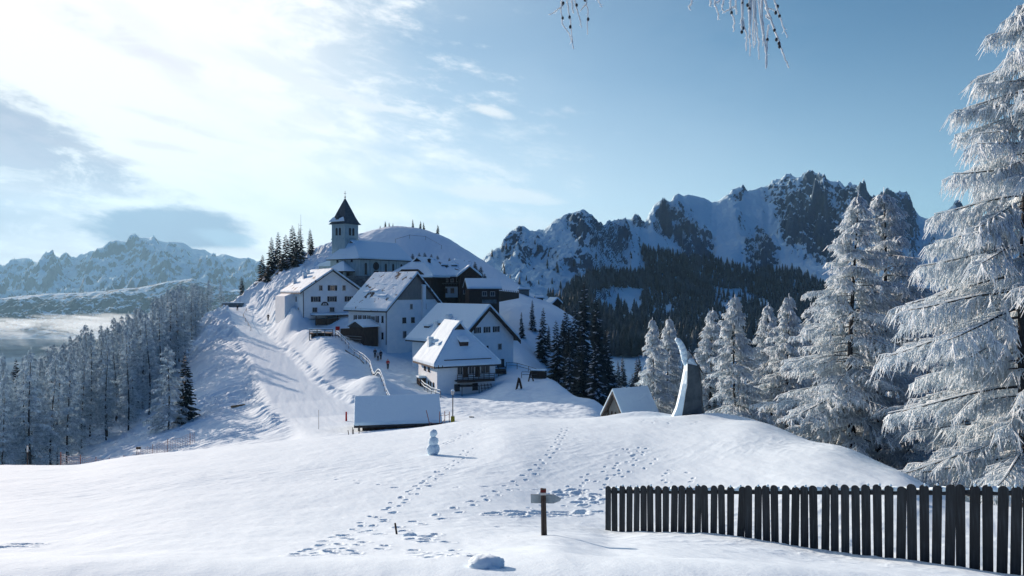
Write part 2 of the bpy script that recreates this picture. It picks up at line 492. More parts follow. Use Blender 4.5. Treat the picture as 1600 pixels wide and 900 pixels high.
def carve(X, Y, Z):
    """press the footprints into the grid"""
    D = np.zeros_like(Z); Rm = np.zeros_like(Z)
    nrow, ncol = X.shape
    for (x, y, a, L, W, d) in PRINTS:
        rr = 2.6 * L
        r0 = np.searchsorted(YROW, y - rr); r1 = np.searchsorted(YROW, y + rr)
        u0 = (x - rr) / (y - rr if x > rr else y + rr) if False else (x / y) - rr / y * 1.4
        u1 = (x / y) + rr / y * 1.4
        c0 = np.searchsorted(UCOL, u0 - 0.002 - abs(x / y) * rr / y); c1 = np.searchsorted(UCOL, u1 + 0.002 + abs(x / y) * rr / y)
        if r1 <= r0 or c1 <= c0:
            continue
        xs = X[r0:r1, c0:c1] - x; ys = Y[r0:r1, c0:c1] - y
        p = xs * math.cos(a) + ys * math.sin(a); q = -xs * math.sin(a) + ys * math.cos(a)
        e = np.sqrt((p / L) ** 2 + (q / W) ** 2) + 0.5 * fbm(X[r0:r1, c0:c1] * 9 + L * 40, Y[r0:r1, c0:c1] * 9, 3, .6)
        D[r0:r1, c0:c1] = np.minimum(D[r0:r1, c0:c1], -d * (1 - sstep(0.55, 1.15, e)))
        Rm[r0:r1, c0:c1] = np.maximum(Rm[r0:r1, c0:c1], 0.16 * d * np.exp(-((e - 1.4) / 0.3) ** 2))
    return Z + D + Rm * (D > -0.004)


def mesh_np(name, co, faces):
    me = bpy.data.meshes.new(name)
    nv, nf = len(co), len(faces)
    k = faces.shape[1]
    me.vertices.add(nv); me.vertices.foreach_set('co', co.astype(np.float32).ravel())
    me.loops.add(nf * k); me.loops.foreach_set('vertex_index', faces.astype(np.int32).ravel())
    me.polygons.add(nf)
    me.polygons.foreach_set('loop_start', np.arange(0, nf * k, k, dtype=np.int32))
    me.polygons.foreach_set('loop_total', np.full(nf, k, dtype=np.int32))
    me.update(calc_edges=True)
    return me


def grid_faces(nr, nc, off=0):
    i = np.arange(nr - 1)[:, None] * nc + np.arange(nc - 1)[None, :]
    return (np.stack([i, i + 1, i + nc + 1, i + nc], -1).reshape(-1, 4)) + off


def smooth(me):
    me.polygons.foreach_set('use_smooth', np.ones(len(me.polygons), dtype=bool))


# ------------------------------------------------------------------ materials of the setting
def new_mat(name, base=(0.5, 0.5, 0.5), rough=0.8, spec=0.2):
    m = bpy.data.materials.new(name); m.use_nodes = True
    t = NT(m.node_tree)
    b = t.n['Principled BSDF']
    b.inputs['Base Color'].default_value = (*base, 1)
    b.inputs['Roughness'].default_value = rough
    b.inputs['Specular IOR Level'].default_value = spec
    return m, t, b


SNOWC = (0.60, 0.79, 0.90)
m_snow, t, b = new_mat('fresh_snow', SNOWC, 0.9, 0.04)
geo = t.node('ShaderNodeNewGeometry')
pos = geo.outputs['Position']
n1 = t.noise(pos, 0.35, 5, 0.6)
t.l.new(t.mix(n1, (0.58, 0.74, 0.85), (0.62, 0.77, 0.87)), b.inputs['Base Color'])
n2 = t.noise(pos, 26.0, 3, 0.7)
n3 = t.noise(pos, 2.2, 5, 0.65)
bmp = t.node('ShaderNodeBump'); bmp.inputs['Strength'].default_value = 0.5; bmp.inputs['Distance'].default_value = 0.05
t.l.new(t.math('ADD', t.math('MULTIPLY', n2, 0.20), t.math('MULTIPLY', n3, 0.5)), bmp.inputs['Height'])
t.l.new(bmp.outputs[0], b.inputs['Normal'])


def cliff_mat(name, rock=(0.045, 0.08, 0.115), lo=0.60, hi=0.74, s1=0.012, s2=0.06, dist=8.0, snow=(0.54, 0.77, 0.89)):
    m, t, b = new_mat(name, SNOWC, 0.9, 0.05)
    geo = t.node('ShaderNodeNewGeometry'); pos = geo.outputs['Position']
    sp = t.node('ShaderNodeSeparateXYZ'); t.l.new(geo.outputs['Normal'], sp.inputs[0])
    na = t.noise(pos, s1, 6, 0.65); nb = t.noise(pos, s2, 5, 0.7)
    st = t.math('ADD', sp.outputs[2], t.math('MULTIPLY', t.math('SUBTRACT', na, 0.5), 0.30))
    st = t.math('ADD', st, t.math('MULTIPLY', t.math('SUBTRACT', nb, 0.5), 1.15))
    mpg = t.node('ShaderNodeMapping'); mpg.inputs['Scale'].default_value = (s2 * 0.9, s2 * 0.5, s2 * 0.28)
    t.l.new(pos, mpg.inputs[0])
    ng = t.noise(mpg.outputs[0], 1.0, 6, 0.65, 0.8)
    st = t.math('ADD', st, t.math('MULTIPLY', t.math('SUBTRACT', ng, 0.5), 0.7))
    at = t.node('ShaderNodeAttribute', attribute_name='rock')
    st = t.math('ADD', st, t.math('MULTIPLY', t.math('SUBTRACT', 0.5, at.outputs['Fac']), 0.34))
    k = t.smooth(st, lo, hi)
    rc = t.mix(t.noise(pos, s2 * 2, 4, 0.6), rock, tuple(v * 2.0 for v in rock))
    t.l.new(t.mix(k, rc, snow), b.inputs['Base Color'])
    bmp = t.node('ShaderNodeBump'); bmp.inputs['Strength'].default_value = 0.7; bmp.inputs['Distance'].default_value = dist
    t.l.new(t.noise(pos, s2, 6, 0.72), bmp.inputs['Height'])
    t.l.new(bmp.outputs[0], b.inputs['Normal'])
    return m


m_cliff = cliff_mat('snowy_limestone', lo=0.42, hi=0.54, s2=0.075)
m_farcliff = cliff_mat('far_snowy_rock', (0.09, 0.11, 0.13), 0.42, 0.62, 0.0025, 0.012, 30.0)


def link(name, me, mats, kind=None, label=None, cat=None, group=None, parent=None):
    o = bpy.data.objects.new(name, me)
    COL.objects.link(o)
    if me is not None and mats is not None:
        for m in (mats if isinstance(mats, (list, tuple)) else [mats]):
            if len(me.materials) < (len(mats) if isinstance(mats, (list, tuple)) else 1):
                me.materials.append(m)
    if kind: o['kind'] = kind
    if label: o['label'] = label
    if cat: o['category'] = cat
    if group: o['group'] = group
    if parent is not None: o.parent = parent
    return o


# near and middle ground, one sheet
UCOL = np.concatenate([np.linspace(-1.5, -0.75, 160, endpoint=False), np.linspace(-0.75, 0.75, 1150), np.linspace(0.75, 1.5, 161)[1:]])
YROW = np.exp(np.concatenate([np.linspace(math.log(1.2), math.log(6), 70, endpoint=False),
                              np.linspace(math.log(6), math.log(62), 620, endpoint=False),
                              np.linspace(math.log(62), math.log(250), 560, endpoint=False), np.linspace(math.log(250), math.log(398), 50)]))
gY = YROW[:, None] * np.ones(len(UCOL))[None, :]
gX = YROW[:, None] * UCOL[None, :]
gZ = height(gX, gY)
gZ = carve(gX, gY, gZ)
co1 = np.stack([gX, gY, gZ], -1).reshape(-1, 3)
f1 = grid_faces(*gX.shape)
# the shoulder behind the camera
bx = np.linspace(-40, 40, 81); by = np.linspace(-40, 1.2, 40)
BX, BY = np.meshgrid(bx, by)
BZ = -1.6 - 0.0 * BX + 0.05 * fbm(BX * 0.2, BY * 0.2, 3)
inner = np.abs(BX) <= 1.9
edge = BY > 1.19
BZ = np.where(edge, np.where(inner, height(BX, np.full_like(BX, 1.2)), -1.62 - 0.02 * np.abs(BX)), BZ)
co2 = np.stack([BX, BY, BZ], -1).reshape(-1, 3)
f2 = grid_faces(*BX.shape, off=len(co1))
me = mesh_np('snow_ground', np.concatenate([co1, co2]), np.concatenate([f1, f2]))
smooth(me)
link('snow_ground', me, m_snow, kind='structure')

# ------------------------------------------------------------------ mountains
def interp_line(pts, px):
    a = np.array(pts, float)
    return np.interp(px, a[:, 0], a[:, 1])


SKY_R = [(560, 520), (640, 500), (700, 470), (740, 425), (755, 405), (770, 390), (782, 386), (787, 372), (800, 363), (811, 357), (820, 355), (828, 363), (840, 360), (850, 362),
         (862, 351), (872, 341), (880, 335), (888, 332), (895, 327), (903, 326), (908, 322), (916, 325), (925, 329), (935, 338), (944, 350), (952, 346), (962, 346), (975, 344), (985, 343),
         (992, 337), (998, 333), (1003, 341), (1012, 336), (1017, 329), (1022, 320), (1030, 315), (1036, 312), (1047, 313), (1053, 304), (1060, 300), (1068, 304), (1075, 302), (1090, 305),
         (1100, 307), (1112, 316), (1120, 314), (1130, 306), (1137, 301), (1145, 294), (1155, 293), (1165, 298), (1176, 296), (1190, 292), (1200, 290), (1208, 283), (1217, 280), (1226, 282),
         (1234, 274), (1243, 278), (1253, 273), (1263, 269), (1275, 275), (1285, 274), (1295, 281), (1306, 284), (1316, 287), (1320, 293), (1330, 291), (1340, 293), (1349, 296), (1354, 304),
         (1360, 310), (1372, 309), (1385, 305), (1394, 302), (1402, 300), (1412, 304), (1420, 313), (1425, 323), (1431, 332), (1436, 338), (1446, 342), (1460, 342), (1472, 336), (1484, 325),
         (1490, 320), (1497, 316), (1504, 320), (1508, 332), (1530, 350), (1600, 372), (1700, 380), (1900, 400), (2200, 470)]
Y_R = [(560, 700), (700, 760), (790, 860), (930, 1000), (960, 1150), (1010, 1300), (1060, 1450), (1200, 1700), (1320, 1650), (1400, 1500), (1440, 1600), (1500, 1500), (1700, 1400), (2200, 1200)]
# buttresses (px, py, rx, ry, strength): where the rock breaks through the snow
ROCKS = [(860, 425, 120, 60, .42), (800, 375, 26, 26, .95), (800, 410, 60, 50, .42), (875, 400, 60, 60, .45), (905, 345, 36, 26, .9), (920, 385, 26, 30, .85), (962, 362, 24, 22, .75), (960, 395, 20, 22, .5), (930, 440, 40, 40, .5), (840, 440, 60, 30, .4), (1000, 345, 12, 14, 1),
         (1045, 335, 28, 26, 1.1), (1075, 360, 22, 40, 1), (1095, 385, 20, 26, .9), (1190, 400, 24, 40, .9), (1180, 440, 18, 20, .8), (1150, 303, 14, 10, .8),
         (1240, 295, 60, 22, .8), (1265, 340, 45, 55, 1.15), (1290, 370, 35, 40, 1), (1240, 360, 22, 34, 1), (1330, 310, 26, 34, .9), (1350, 330, 26, 40, .9),
         (1400, 330, 35, 45, 1.1), (1500, 325, 14, 14, 1.0), (1460, 390, 12, 10, .6), (1420, 400, 30, 60, .4), (1200, 285, 40, 10, .7)]


def rockmap(px, py):
    m = np.zeros_like(px)
    wx = 14 * fbm(px * 0.02, py * 0.02, 3); wy = 14 * fbm(px * 0.02 + 9, py * 0.02 + 3, 3)
    for (a, b_, rx, ry, s) in ROCKS:
        q = ((px + wx - a) / rx) ** 2 + ((py + wy - b_) / ry) ** 2
        m = np.maximum(m, s * (1 - sstep(0.2, 1.6, q)))
    return m


def right_range():
    nc, nr = 1100, 560
    px = np.linspace(560, 2200, nc)
    skyl = interp_line(SKY_R, px); Yr = interp_line(Y_R, px)
    kern = np.ones(21) / 21
    Yr = np.convolve(np.pad(Yr, 10, mode='edge'), kern, 'valid')
    s = np.linspace(0, 1, nr)
    X = np.zeros((nr, nc)); Y = np.zeros((nr, nc)); Z = np.zeros((nr, nc))
    for i in range(nc):
        yr = Yr[i]; sk = skyl[i]
        floor = 560 if px[i] < 1000 else 560
        kn = [(300, 760), (420, 640), (560, 540), (yr * 0.66, 500), (yr * 0.76, 468), (yr * 0.88, 468 - (468 - sk) * 0.52), (yr, sk), (yr * 1.12, sk + 120), (yr * 1.5, 520)]
        yy = np.array([k[0] for k in kn]); zz = -(np.array([k[1] for k in kn]) - 450) / F * yy
        Ys = np.concatenate([np.linspace(300, yr * 0.7, 130, endpoint=False), np.linspace(yr * 0.7, yr, 380, endpoint=False), np.linspace(yr, yr * 1.5, 50)])
        X[:, i] = (px[i] - 800) / F * Ys; Y[:, i] = Ys; Z[:, i] = np.interp(Ys, yy, zz) * 0.35 + pchip(yy, zz, Ys) * 0.65
    PXg = np.ones((nr, 1)) * px[None, :]
    PYg = 450 - Z / Y * F
    rk = rockmap(PXg, PYg)
    YR = np.ones((nr, 1)) * Yr[None, :]
    up = sstep(0.72, 0.80, Y / YR)
    near_crest = 1 - np.exp(-((Y / YR - 1) / 0.03) ** 2) * 0.72
    sc = YR / 1200.0
    r1 = ridged(X / 150 + 0.4 * perlin(X / 90, Y / 90), Y / 190, 6, 0.58) - 1.0
    r2 = ridged(X / 45 + 3, Y / 60 + 1, 5, 0.6) - 0.9
    crag = fbm(X / 14, Y / 14, 4, 0.6)
    Z2 = Z + up * near_crest * sc * (8 * fbm(X / 160, Y / 160, 3) + (8 + 19 * rk) * r1 + (1.0 + 12 * rk) * r2)
    Z2 += up * sc * (0.5 + 0.6 * near_crest) * (1.0 + 8.0 * rk) * crag * 0.9
    Z2 += (1 - up) * (10 * fbm(X / 120, Y / 120, 4))
    # gullies with fresh snow
    co = np.stack([X, Y, Z2], -1).reshape(-1, 3)
    me = mesh_np('rocky_mountain_range', co, grid_faces(nr, nc))
    smooth(me)
    at = me.attributes.new('rock', 'FLOAT', 'POINT')
    at.data.foreach_set('value', (rk + 0.0).astype(np.float32).ravel())
    link('mountain_range', me, m_cliff, kind='structure')
    return px, X, Y, Z2


RM = right_range()


def on_range(px, py):
    """point of the mountain sheet seen at a photo pixel (first hit from the front)"""
    i = int(np.argmin(np.abs(RM[0] - px)))
    rows = 450 - RM[3][:, i] / RM[2][:, i] * F
    m = np.minimum.accumulate(rows)
    k = int(np.argmax(m <= py))
    return RM[1][k, i], RM[2][k, i], RM[3][k, i]


SKY_L = [(-900, 380), (-500, 400), (-200, 392), (0, 416), (20, 409), (40, 404), (55, 408), (75, 403), (100, 401), (118, 405), (132, 396), (150, 388), (165, 380), (178, 374), (195, 376), (215, 371), (240, 373), (262, 378),
         (285, 380), (300, 388), (320, 390), (338, 400), (352, 398), (372, 404), (390, 402), (410, 412), (460, 430), (540, 430), (640, 440), (760, 470)]


def left_range(name, sky_pts, Y0, w0, seed, amp, foot, px0, px1, mat=None):
    nc, nr = 760, 300
    px = np.linspace(px0, px1, nc)
    sk = interp_line(sky_pts, px)
    s = np.concatenate([np.linspace(0, 1, 240, endpoint=False), np.linspace(1, 1.5, 60)])
    Yf = Y0 * (1 - w0)
    Ys = Yf + (Y0 - Yf) * s
    Y = Ys[:, None] * np.ones(nc)[None, :]
    X = (px[None, :] - 800) / F * Y
    zr = -(sk - 450) / F * Y0; zf = -(foot - 450) / F * Yf
    prof = np.where(s <= 1, s ** 1.15, 1 - (s - 1) * 1.6)
    Z = zf + (zr[None, :] - zf) * prof[:, None]
    nearc = 1 - np.exp(-((Y / Y0 - 1) / 0.05) ** 2) * 0.9
    fade = sstep(0, 0.2, s)[:, None]
    k = Y0 / 6000.0
    Z = Z + fade * nearc * amp * k * ((ridged(X / (800 * k) + seed, Y / (900 * k), 6, 0.58) - 1.0) + 0.5 * (ridged(X / (260 * k) + seed, Y / (300 * k), 5, 0.62) - 1) + 0.14 * (ridged(X / (80 * k) + seed, Y / (90 * k), 4, 0.6) - 1))
    me = mesh_np(name, np.stack([X, Y, Z], -1).reshape(-1, 3), grid_faces(nr + 0, nc))
    smooth(me)
    at = me.attributes.new('rock', 'FLOAT', 'POINT')
    at.data.foreach_set('value', np.full(nr * nc, 0.55, dtype=np.float32))
    link(name, me, mat or m_farcliff, kind='structure')


left_range('far_mountains', SKY_L, 7500, 0.42, 3.3, 120, 520, -500, 760)
left_range('far_mountain_spur', [(-900, 440), (-300, 450), (-60, 458), (0, 466), (40, 462), (90, 458), (150, 456), (210, 450), (260, 440), (300, 436), (360, 450), (420, 460), (520, 480), (760, 520)], 4600, 0.3, 8.1, 60, 530, -600, 760, cliff_mat('wooded_spur', (0.03, 0.055, 0.07), 0.80, 0.98, 0.004, 0.02, 15.0))

# valley floor out to the horizon
vf = np.array([(-13300, 150, -260), (13300, 150, -260), (13300, 14000, -420), (-13300, 14000, -420)], float)
me = mesh_np('valley_floor', vf, np.array([[0, 1, 2, 3]]))
m_valley, t, b = new_mat('wooded_valley', (0.04, 0.08, 0.12), 0.95, 0.05)
geo = t.node('ShaderNodeNewGeometry')
nv_ = t.noise(geo.outputs['Position'], 0.004, 6, 0.6)
t.l.new(t.mix(t.smooth(nv_, 0.5, 0.6), (0.02, 0.05, 0.075), (0.25, 0.36, 0.46)), b.inputs['Base Color'])
link('valley_floor', me, m_valley, kind='structure')

# ------------------------------------------------------------------ air
HAZE = 4.4e-5
bpy.ops.mesh.primitive_cube_add(size=1, location=(0, 0, 0))
hz = bpy.context.object
hz.name = 'haze'; hz.data.name = 'haze'
hz.scale = (27000, 15500, 2400)
hz.location = (0, 7000, 500)
bpy.ops.object.transform_apply(location=True, rotation=False, scale=True)
hz['kind'] = 'stuff'
m_haze = bpy.data.materials.new('haze'); m_haze.use_nodes = True
t = NT(m_haze.node_tree); t.n.clear()
pv = t.node('ShaderNodeVolumePrincipled')
pv.inputs['Color'].default_value = (0.38, 0.74, 1.0, 1)
pv.inputs['Density'].default_value = HAZE
pv.inputs['Anisotropy'].default_value = 0.2
om = t.node('ShaderNodeOutputMaterial'); t.l.new(pv.outputs[0], om.inputs['Volume'])
hz.data.materials.append(m_haze)


def ico(sub):
    import bmesh
    bm = bmesh.new(); bmesh.ops.create_icosphere(bm, subdivisions=sub, radius=1)
    co = np.array([v.co[:] for v in bm.verts]); f = np.array([[v.index for v in p.verts] for p in bm.faces]); bm.free()
    return co, f


# banks of valley fog below the left massif
m_fog = bpy.data.materials.new('valley_fog'); m_fog.use_nodes = True
t = NT(m_fog.node_tree); t.n.clear()
pv = t.node('ShaderNodeVolumePrincipled')
pv.inputs['Color'].default_value = (0.72, 0.88, 1.0, 1); pv.inputs['Density'].default_value = 0.0030
pv.inputs['Anisotropy'].default_value = 0.3
om = t.node('ShaderNodeOutputMaterial'); t.l.new(pv.outputs[0], om.inputs['Volume'])
IC = ico(5)
vs, fs, off = [], [], 0
_g = random.Random(12)
banks = [(-60, 560, 3300, 620, 500, 85, 1), (120, 556, 3300, 420, 400, 70, 5), (250, 610, 2300, 420, 400, 65, 21), (330, 575, 3000, 240, 300, 45, 25), (60, 600, 2500, 520, 350, 80, 13)]
for _k in range(13):
    banks.append((_g.uniform(-90, 270), _g.uniform(500, 540), _g.uniform(2600, 3700), _g.uniform(110, 300), _g.uniform(120, 300), _g.uniform(16, 42), 31 + _k * 3))
for (px, py, Y, rx, ry, rz, sd_) in banks:
    v = IC[0].copy()
    n = fbm(v[:, 0] * 2.2 + sd_ + v[:, 2], v[:, 1] * 2.2 + v[:, 2] * 1.5, 5, 0.6)
    v = v * (1 + 0.65 * n)[:, None] * np.array([rx, ry, rz]) + np.array([(px - 800) / F * Y, Y, (450 - py) / F * Y])
    vs.append(v); fs.append(IC[1] + off); off += len(v)
me = mesh_np('fog_bank', np.concatenate(vs), np.concatenate(fs))
o = link('fog_bank', me, m_fog, kind='stuff')

class Sticks:
    """many tapered three- or four-sided sticks gathered into one mesh"""
    def __init__(s): s.a = []; s.b = []; s.ra = []; s.rb = []

    def add(s, a, b, ra, rb): s.a.append(a); s.b.append(b); s.ra.append(ra); s.rb.append(rb)

    def line(s, pts, r0, r1):
        n = len(pts) - 1
        for k in range(n):
            s.add(pts[k], pts[k + 1], r0 + (r1 - r0) * k / n, r0 + (r1 - r0) * (k + 1) / n)

    def mesh(s, name, sides=3, seed=0, shade=False):
        a = np.array(s.a, float); b = np.array(s.b, float); ra = np.array(s.ra); rb = np.array(s.rb)
        n = len(a)
        d = b - a; L = np.linalg.norm(d, axis=1, keepdims=True); d = d / np.maximum(L, 1e-6)
        ref = np.where(np.abs(d[:, 2:3]) > 0.9, np.array([[1., 0, 0]]), np.array([[0, 0, 1.]]))
        u = np.cross(d, ref); u /= np.linalg.norm(u, axis=1, keepdims=True); v = np.cross(d, u)
        V = np.zeros((n, 2 * sides, 3))
        ph = np.random.RandomState(seed).rand(n) * 6.28 if sides == 3 else np.zeros(n)
        for k in range(sides):
            an = ph + 2 * math.pi * k / sides
            o = np.cos(an)[:, None] * u + np.sin(an)[:, None] * v
            V[:, k] = a + o * ra[:, None]; V[:, sides + k] = b + o * rb[:, None]
        fc = []
        base_ = np.arange(n) * 2 * sides
        for k in range(sides):
            k2 = (k + 1) % sides
            fc.append(np.stack([base_ + k, base_ + k2, base_ + sides + k2, base_ + sides + k], -1))
        fc = np.stack(fc, 1).reshape(-1, 4)
        me = mesh_np(name, V.reshape(-1, 3), fc)
        if shade: smooth(me)
        return me


def empty(name, loc, rz=0.0, label=None, cat=None, group=None):
    o = bpy.data.objects.new(name, None)
    COL.objects.link(o); o.location = loc; o.rotation_euler = (0, 0, rz)
    o.empty_display_size = 0.2
    if label: o['label'] = label
    if cat: o['category'] = cat
    if group: o['group'] = group
    return o



# ------------------------------------------------------------------ village
class MB:
    def __init__(s): s.v = []; s.f = []; s.m = []

    def poly(s, pts, mi=0):
        n = len(s.v); s.v.extend([tuple(map(float, p)) for p in pts]); s.f.append(tuple(range(n, n + len(pts)))); s.m.append(mi)
        return s

    def box(s, c, d, mi=0, rz=0.0, M=None):
        x, y, z = (q / 2 for q in d)
        P = [(-x, -y, -z), (x, -y, -z), (x, y, -z), (-x, y, -z), (-x, -y, z), (x, -y, z), (x, y, z), (-x, y, z)]
        ca, sa = math.cos(rz), math.sin(rz)
        P = [(c[0] + a * ca - b_ * sa, c[1] + a * sa + b_ * ca, c[2] + z_) for a, b_, z_ in P]
        n = len(s.v); s.v.extend(P)
        for f_ in ((0, 3, 2, 1), (4, 5, 6, 7), (0, 1, 5, 4), (1, 2, 6, 5), (2, 3, 7, 6), (3, 0, 4, 7)):
            s.f.append(tuple(n + k for k in f_)); s.m.append(mi)
        return s

    def prism(s, pts, d, mi=0):
        """closed solid: polygon pts swept by vector d"""
        n = len(s.v); k = len(pts)
        s.v.extend([tuple(map(float, p)) for p in pts]); s.v.extend([tuple(float(a + b_) for a, b_ in zip(p, d)) for p in pts])
        s.f.append(tuple(range(n, n + k))); s.m.append(mi)
        s.f.append(tuple(range(n + 2 * k - 1, n + k - 1, -1))); s.m.append(mi)
        for i in range(k):
            j = (i + 1) % k
            s.f.append((n + i, n + k + i, n + k + j, n + j)); s.m.append(mi)
        return s

    def tube(s, a, b_, r, r2=None, n=8, mi=0):
        a, b_ = Vector(a), Vector(b_); r2 = r if r2 is None else r2
        d = (b_ - a).normalized(); u = d.orthogonal().normalized(); v = d.cross(u)
        k0 = len(s.v)
        for (p, q) in ((a, r), (b_, r2)):
            for i in range(n):
                an = 2 * math.pi * i / n
                s.v.append(tuple(p + (u * math.cos(an) + v * math.sin(an)) * q))
        for i in range(n):
            j = (i + 1) % n
            s.f.append((k0 + i, k0 + j, k0 + n + j, k0 + n + i)); s.m.append(mi)
        s.f.append(tuple(k0 + i for i in range(n - 1, -1, -1))); s.m.append(mi)
        s.f.append(tuple(k0 + n + i for i in range(n))); s.m.append(mi)
        return s

    def build(s, name, mats, parent=None, bevel=0.0, smooth_=False, label=None):
        me = bpy.data.meshes.new(name)
        me.from_pydata(s.v, [], s.f)
        mats = mats if isinstance(mats, (list, tuple)) else [mats]
        for m in mats: me.materials.append(m)
        me.polygons.foreach_set('material_index', s.m)
        import bmesh
        bm = bmesh.new(); bm.from_mesh(me); bmesh.ops.recalc_face_normals(bm, faces=bm.faces); bm.to_mesh(me); bm.free()
        if smooth_: smooth(me)
        o = bpy.data.objects.new(name, me); COL.objects.link(o)
        if parent is not None: o.parent = parent
        if bevel:
            bv = o.modifiers.new('bevel', 'BEVEL'); bv.width = bevel; bv.segments = 2; bv.limit_method = 'ANGLE'
        if label: o['label'] = label
        return o


def tag(o, label, cat, group=None):
    o['label'] = label; o['category'] = cat
    if group: o['group'] = group
    return o


def noisy(name, c1, c2, scale=2.0, rough=0.85, bump=0.0, stretch=None):
    m, t, b = new_mat(name, c1, rough, 0.15)
    tc = t.node('ShaderNodeTexCoord')
    vec = tc.outputs['Object']
    if stretch:
        mp = t.node('ShaderNodeMapping'); mp.inputs['Scale'].default_value = stretch
        t.l.new(vec, mp.inputs[0]); vec = mp.outputs[0]
    n = t.noise(vec, scale, 5, 0.65)
    t.l.new(t.mix(t.smooth(n, 0.35, 0.65), c1, c2), b.inputs['Base Color'])
    if bump:
        bp = t.node('ShaderNodeBump'); bp.inputs['Strength'].default_value = 0.6; bp.inputs['Distance'].default_value = bump
        t.l.new(n, bp.inputs['Height']); t.l.new(bp.outputs[0], b.inputs['Normal'])
    return m


m_plaster = noisy('white_plaster', (0.66, 0.78, 0.84), (0.74, 0.84, 0.88), 0.8)
m_church = noisy('grey_green_plaster', (0.27, 0.39, 0.42), (0.38, 0.50, 0.53), 0.9, stretch=(3, 3, .5))
m_wood = noisy('dark_boards', (0.035, 0.028, 0.026), (0.075, 0.06, 0.052), 3.0, stretch=(6, 6, .4))
m_wood2 = noisy('weathered_boards', (0.13, 0.15, 0.15), (0.22, 0.23, 0.23), 3.0, stretch=(7, 7, .3))
m_stone = noisy('rough_stone', (0.07, 0.10, 0.12), (0.15, 0.19, 0.21), 1.6, bump=0.05)
m_glass, t, b = new_mat('dark_window_glass', (0.02, 0.03, 0.04), 0.15, 0.5)
m_shutter = noisy('dark_shutters', (0.03, 0.03, 0.035), (0.05, 0.05, 0.055), 4)
m_frame = noisy('pale_frames', (0.42, 0.43, 0.42), (0.5, 0.5, 0.5), 3)
m_tile = noisy('dark_roofing', (0.035, 0.04, 0.045), (0.07, 0.07, 0.075), 4, bump=0.02)
m_slate = noisy('spire_shingle', (0.05, 0.065, 0.08), (0.10, 0.125, 0.145), 3, bump=0.03)
m_iron = noisy('dark_iron', (0.03, 0.03, 0.035), (0.06, 0.06, 0.06), 5, 0.5)


def roof_snow(name, thr):
    """snow blanket with worn places where the roofing shows through"""
    m, t, b = new_mat(name, SNOWC, 0.8, 0.2)
    tc = t.node('ShaderNodeTexCoord')
    n = t.noise(tc.outputs['Object'], 0.55, 6, 0.62, 0.4)
    t.l.new(t.mix(t.smooth(n, thr, thr + .03), (0.05, 0.055, 0.06), (0.60, 0.79, 0.90)), b.inputs['Base Color'])
    bp = t.node('ShaderNodeBump'); bp.inputs['Strength'].default_value = 0.7; bp.inputs['Distance'].default_value = 0.25
    t.l.new(n, bp.inputs['Height']); t.l.new(bp.outputs[0], b.inputs['Normal'])
    return m


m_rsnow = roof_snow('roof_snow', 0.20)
m_rsnow_worn = roof_snow('worn_roof_snow', 0.385)


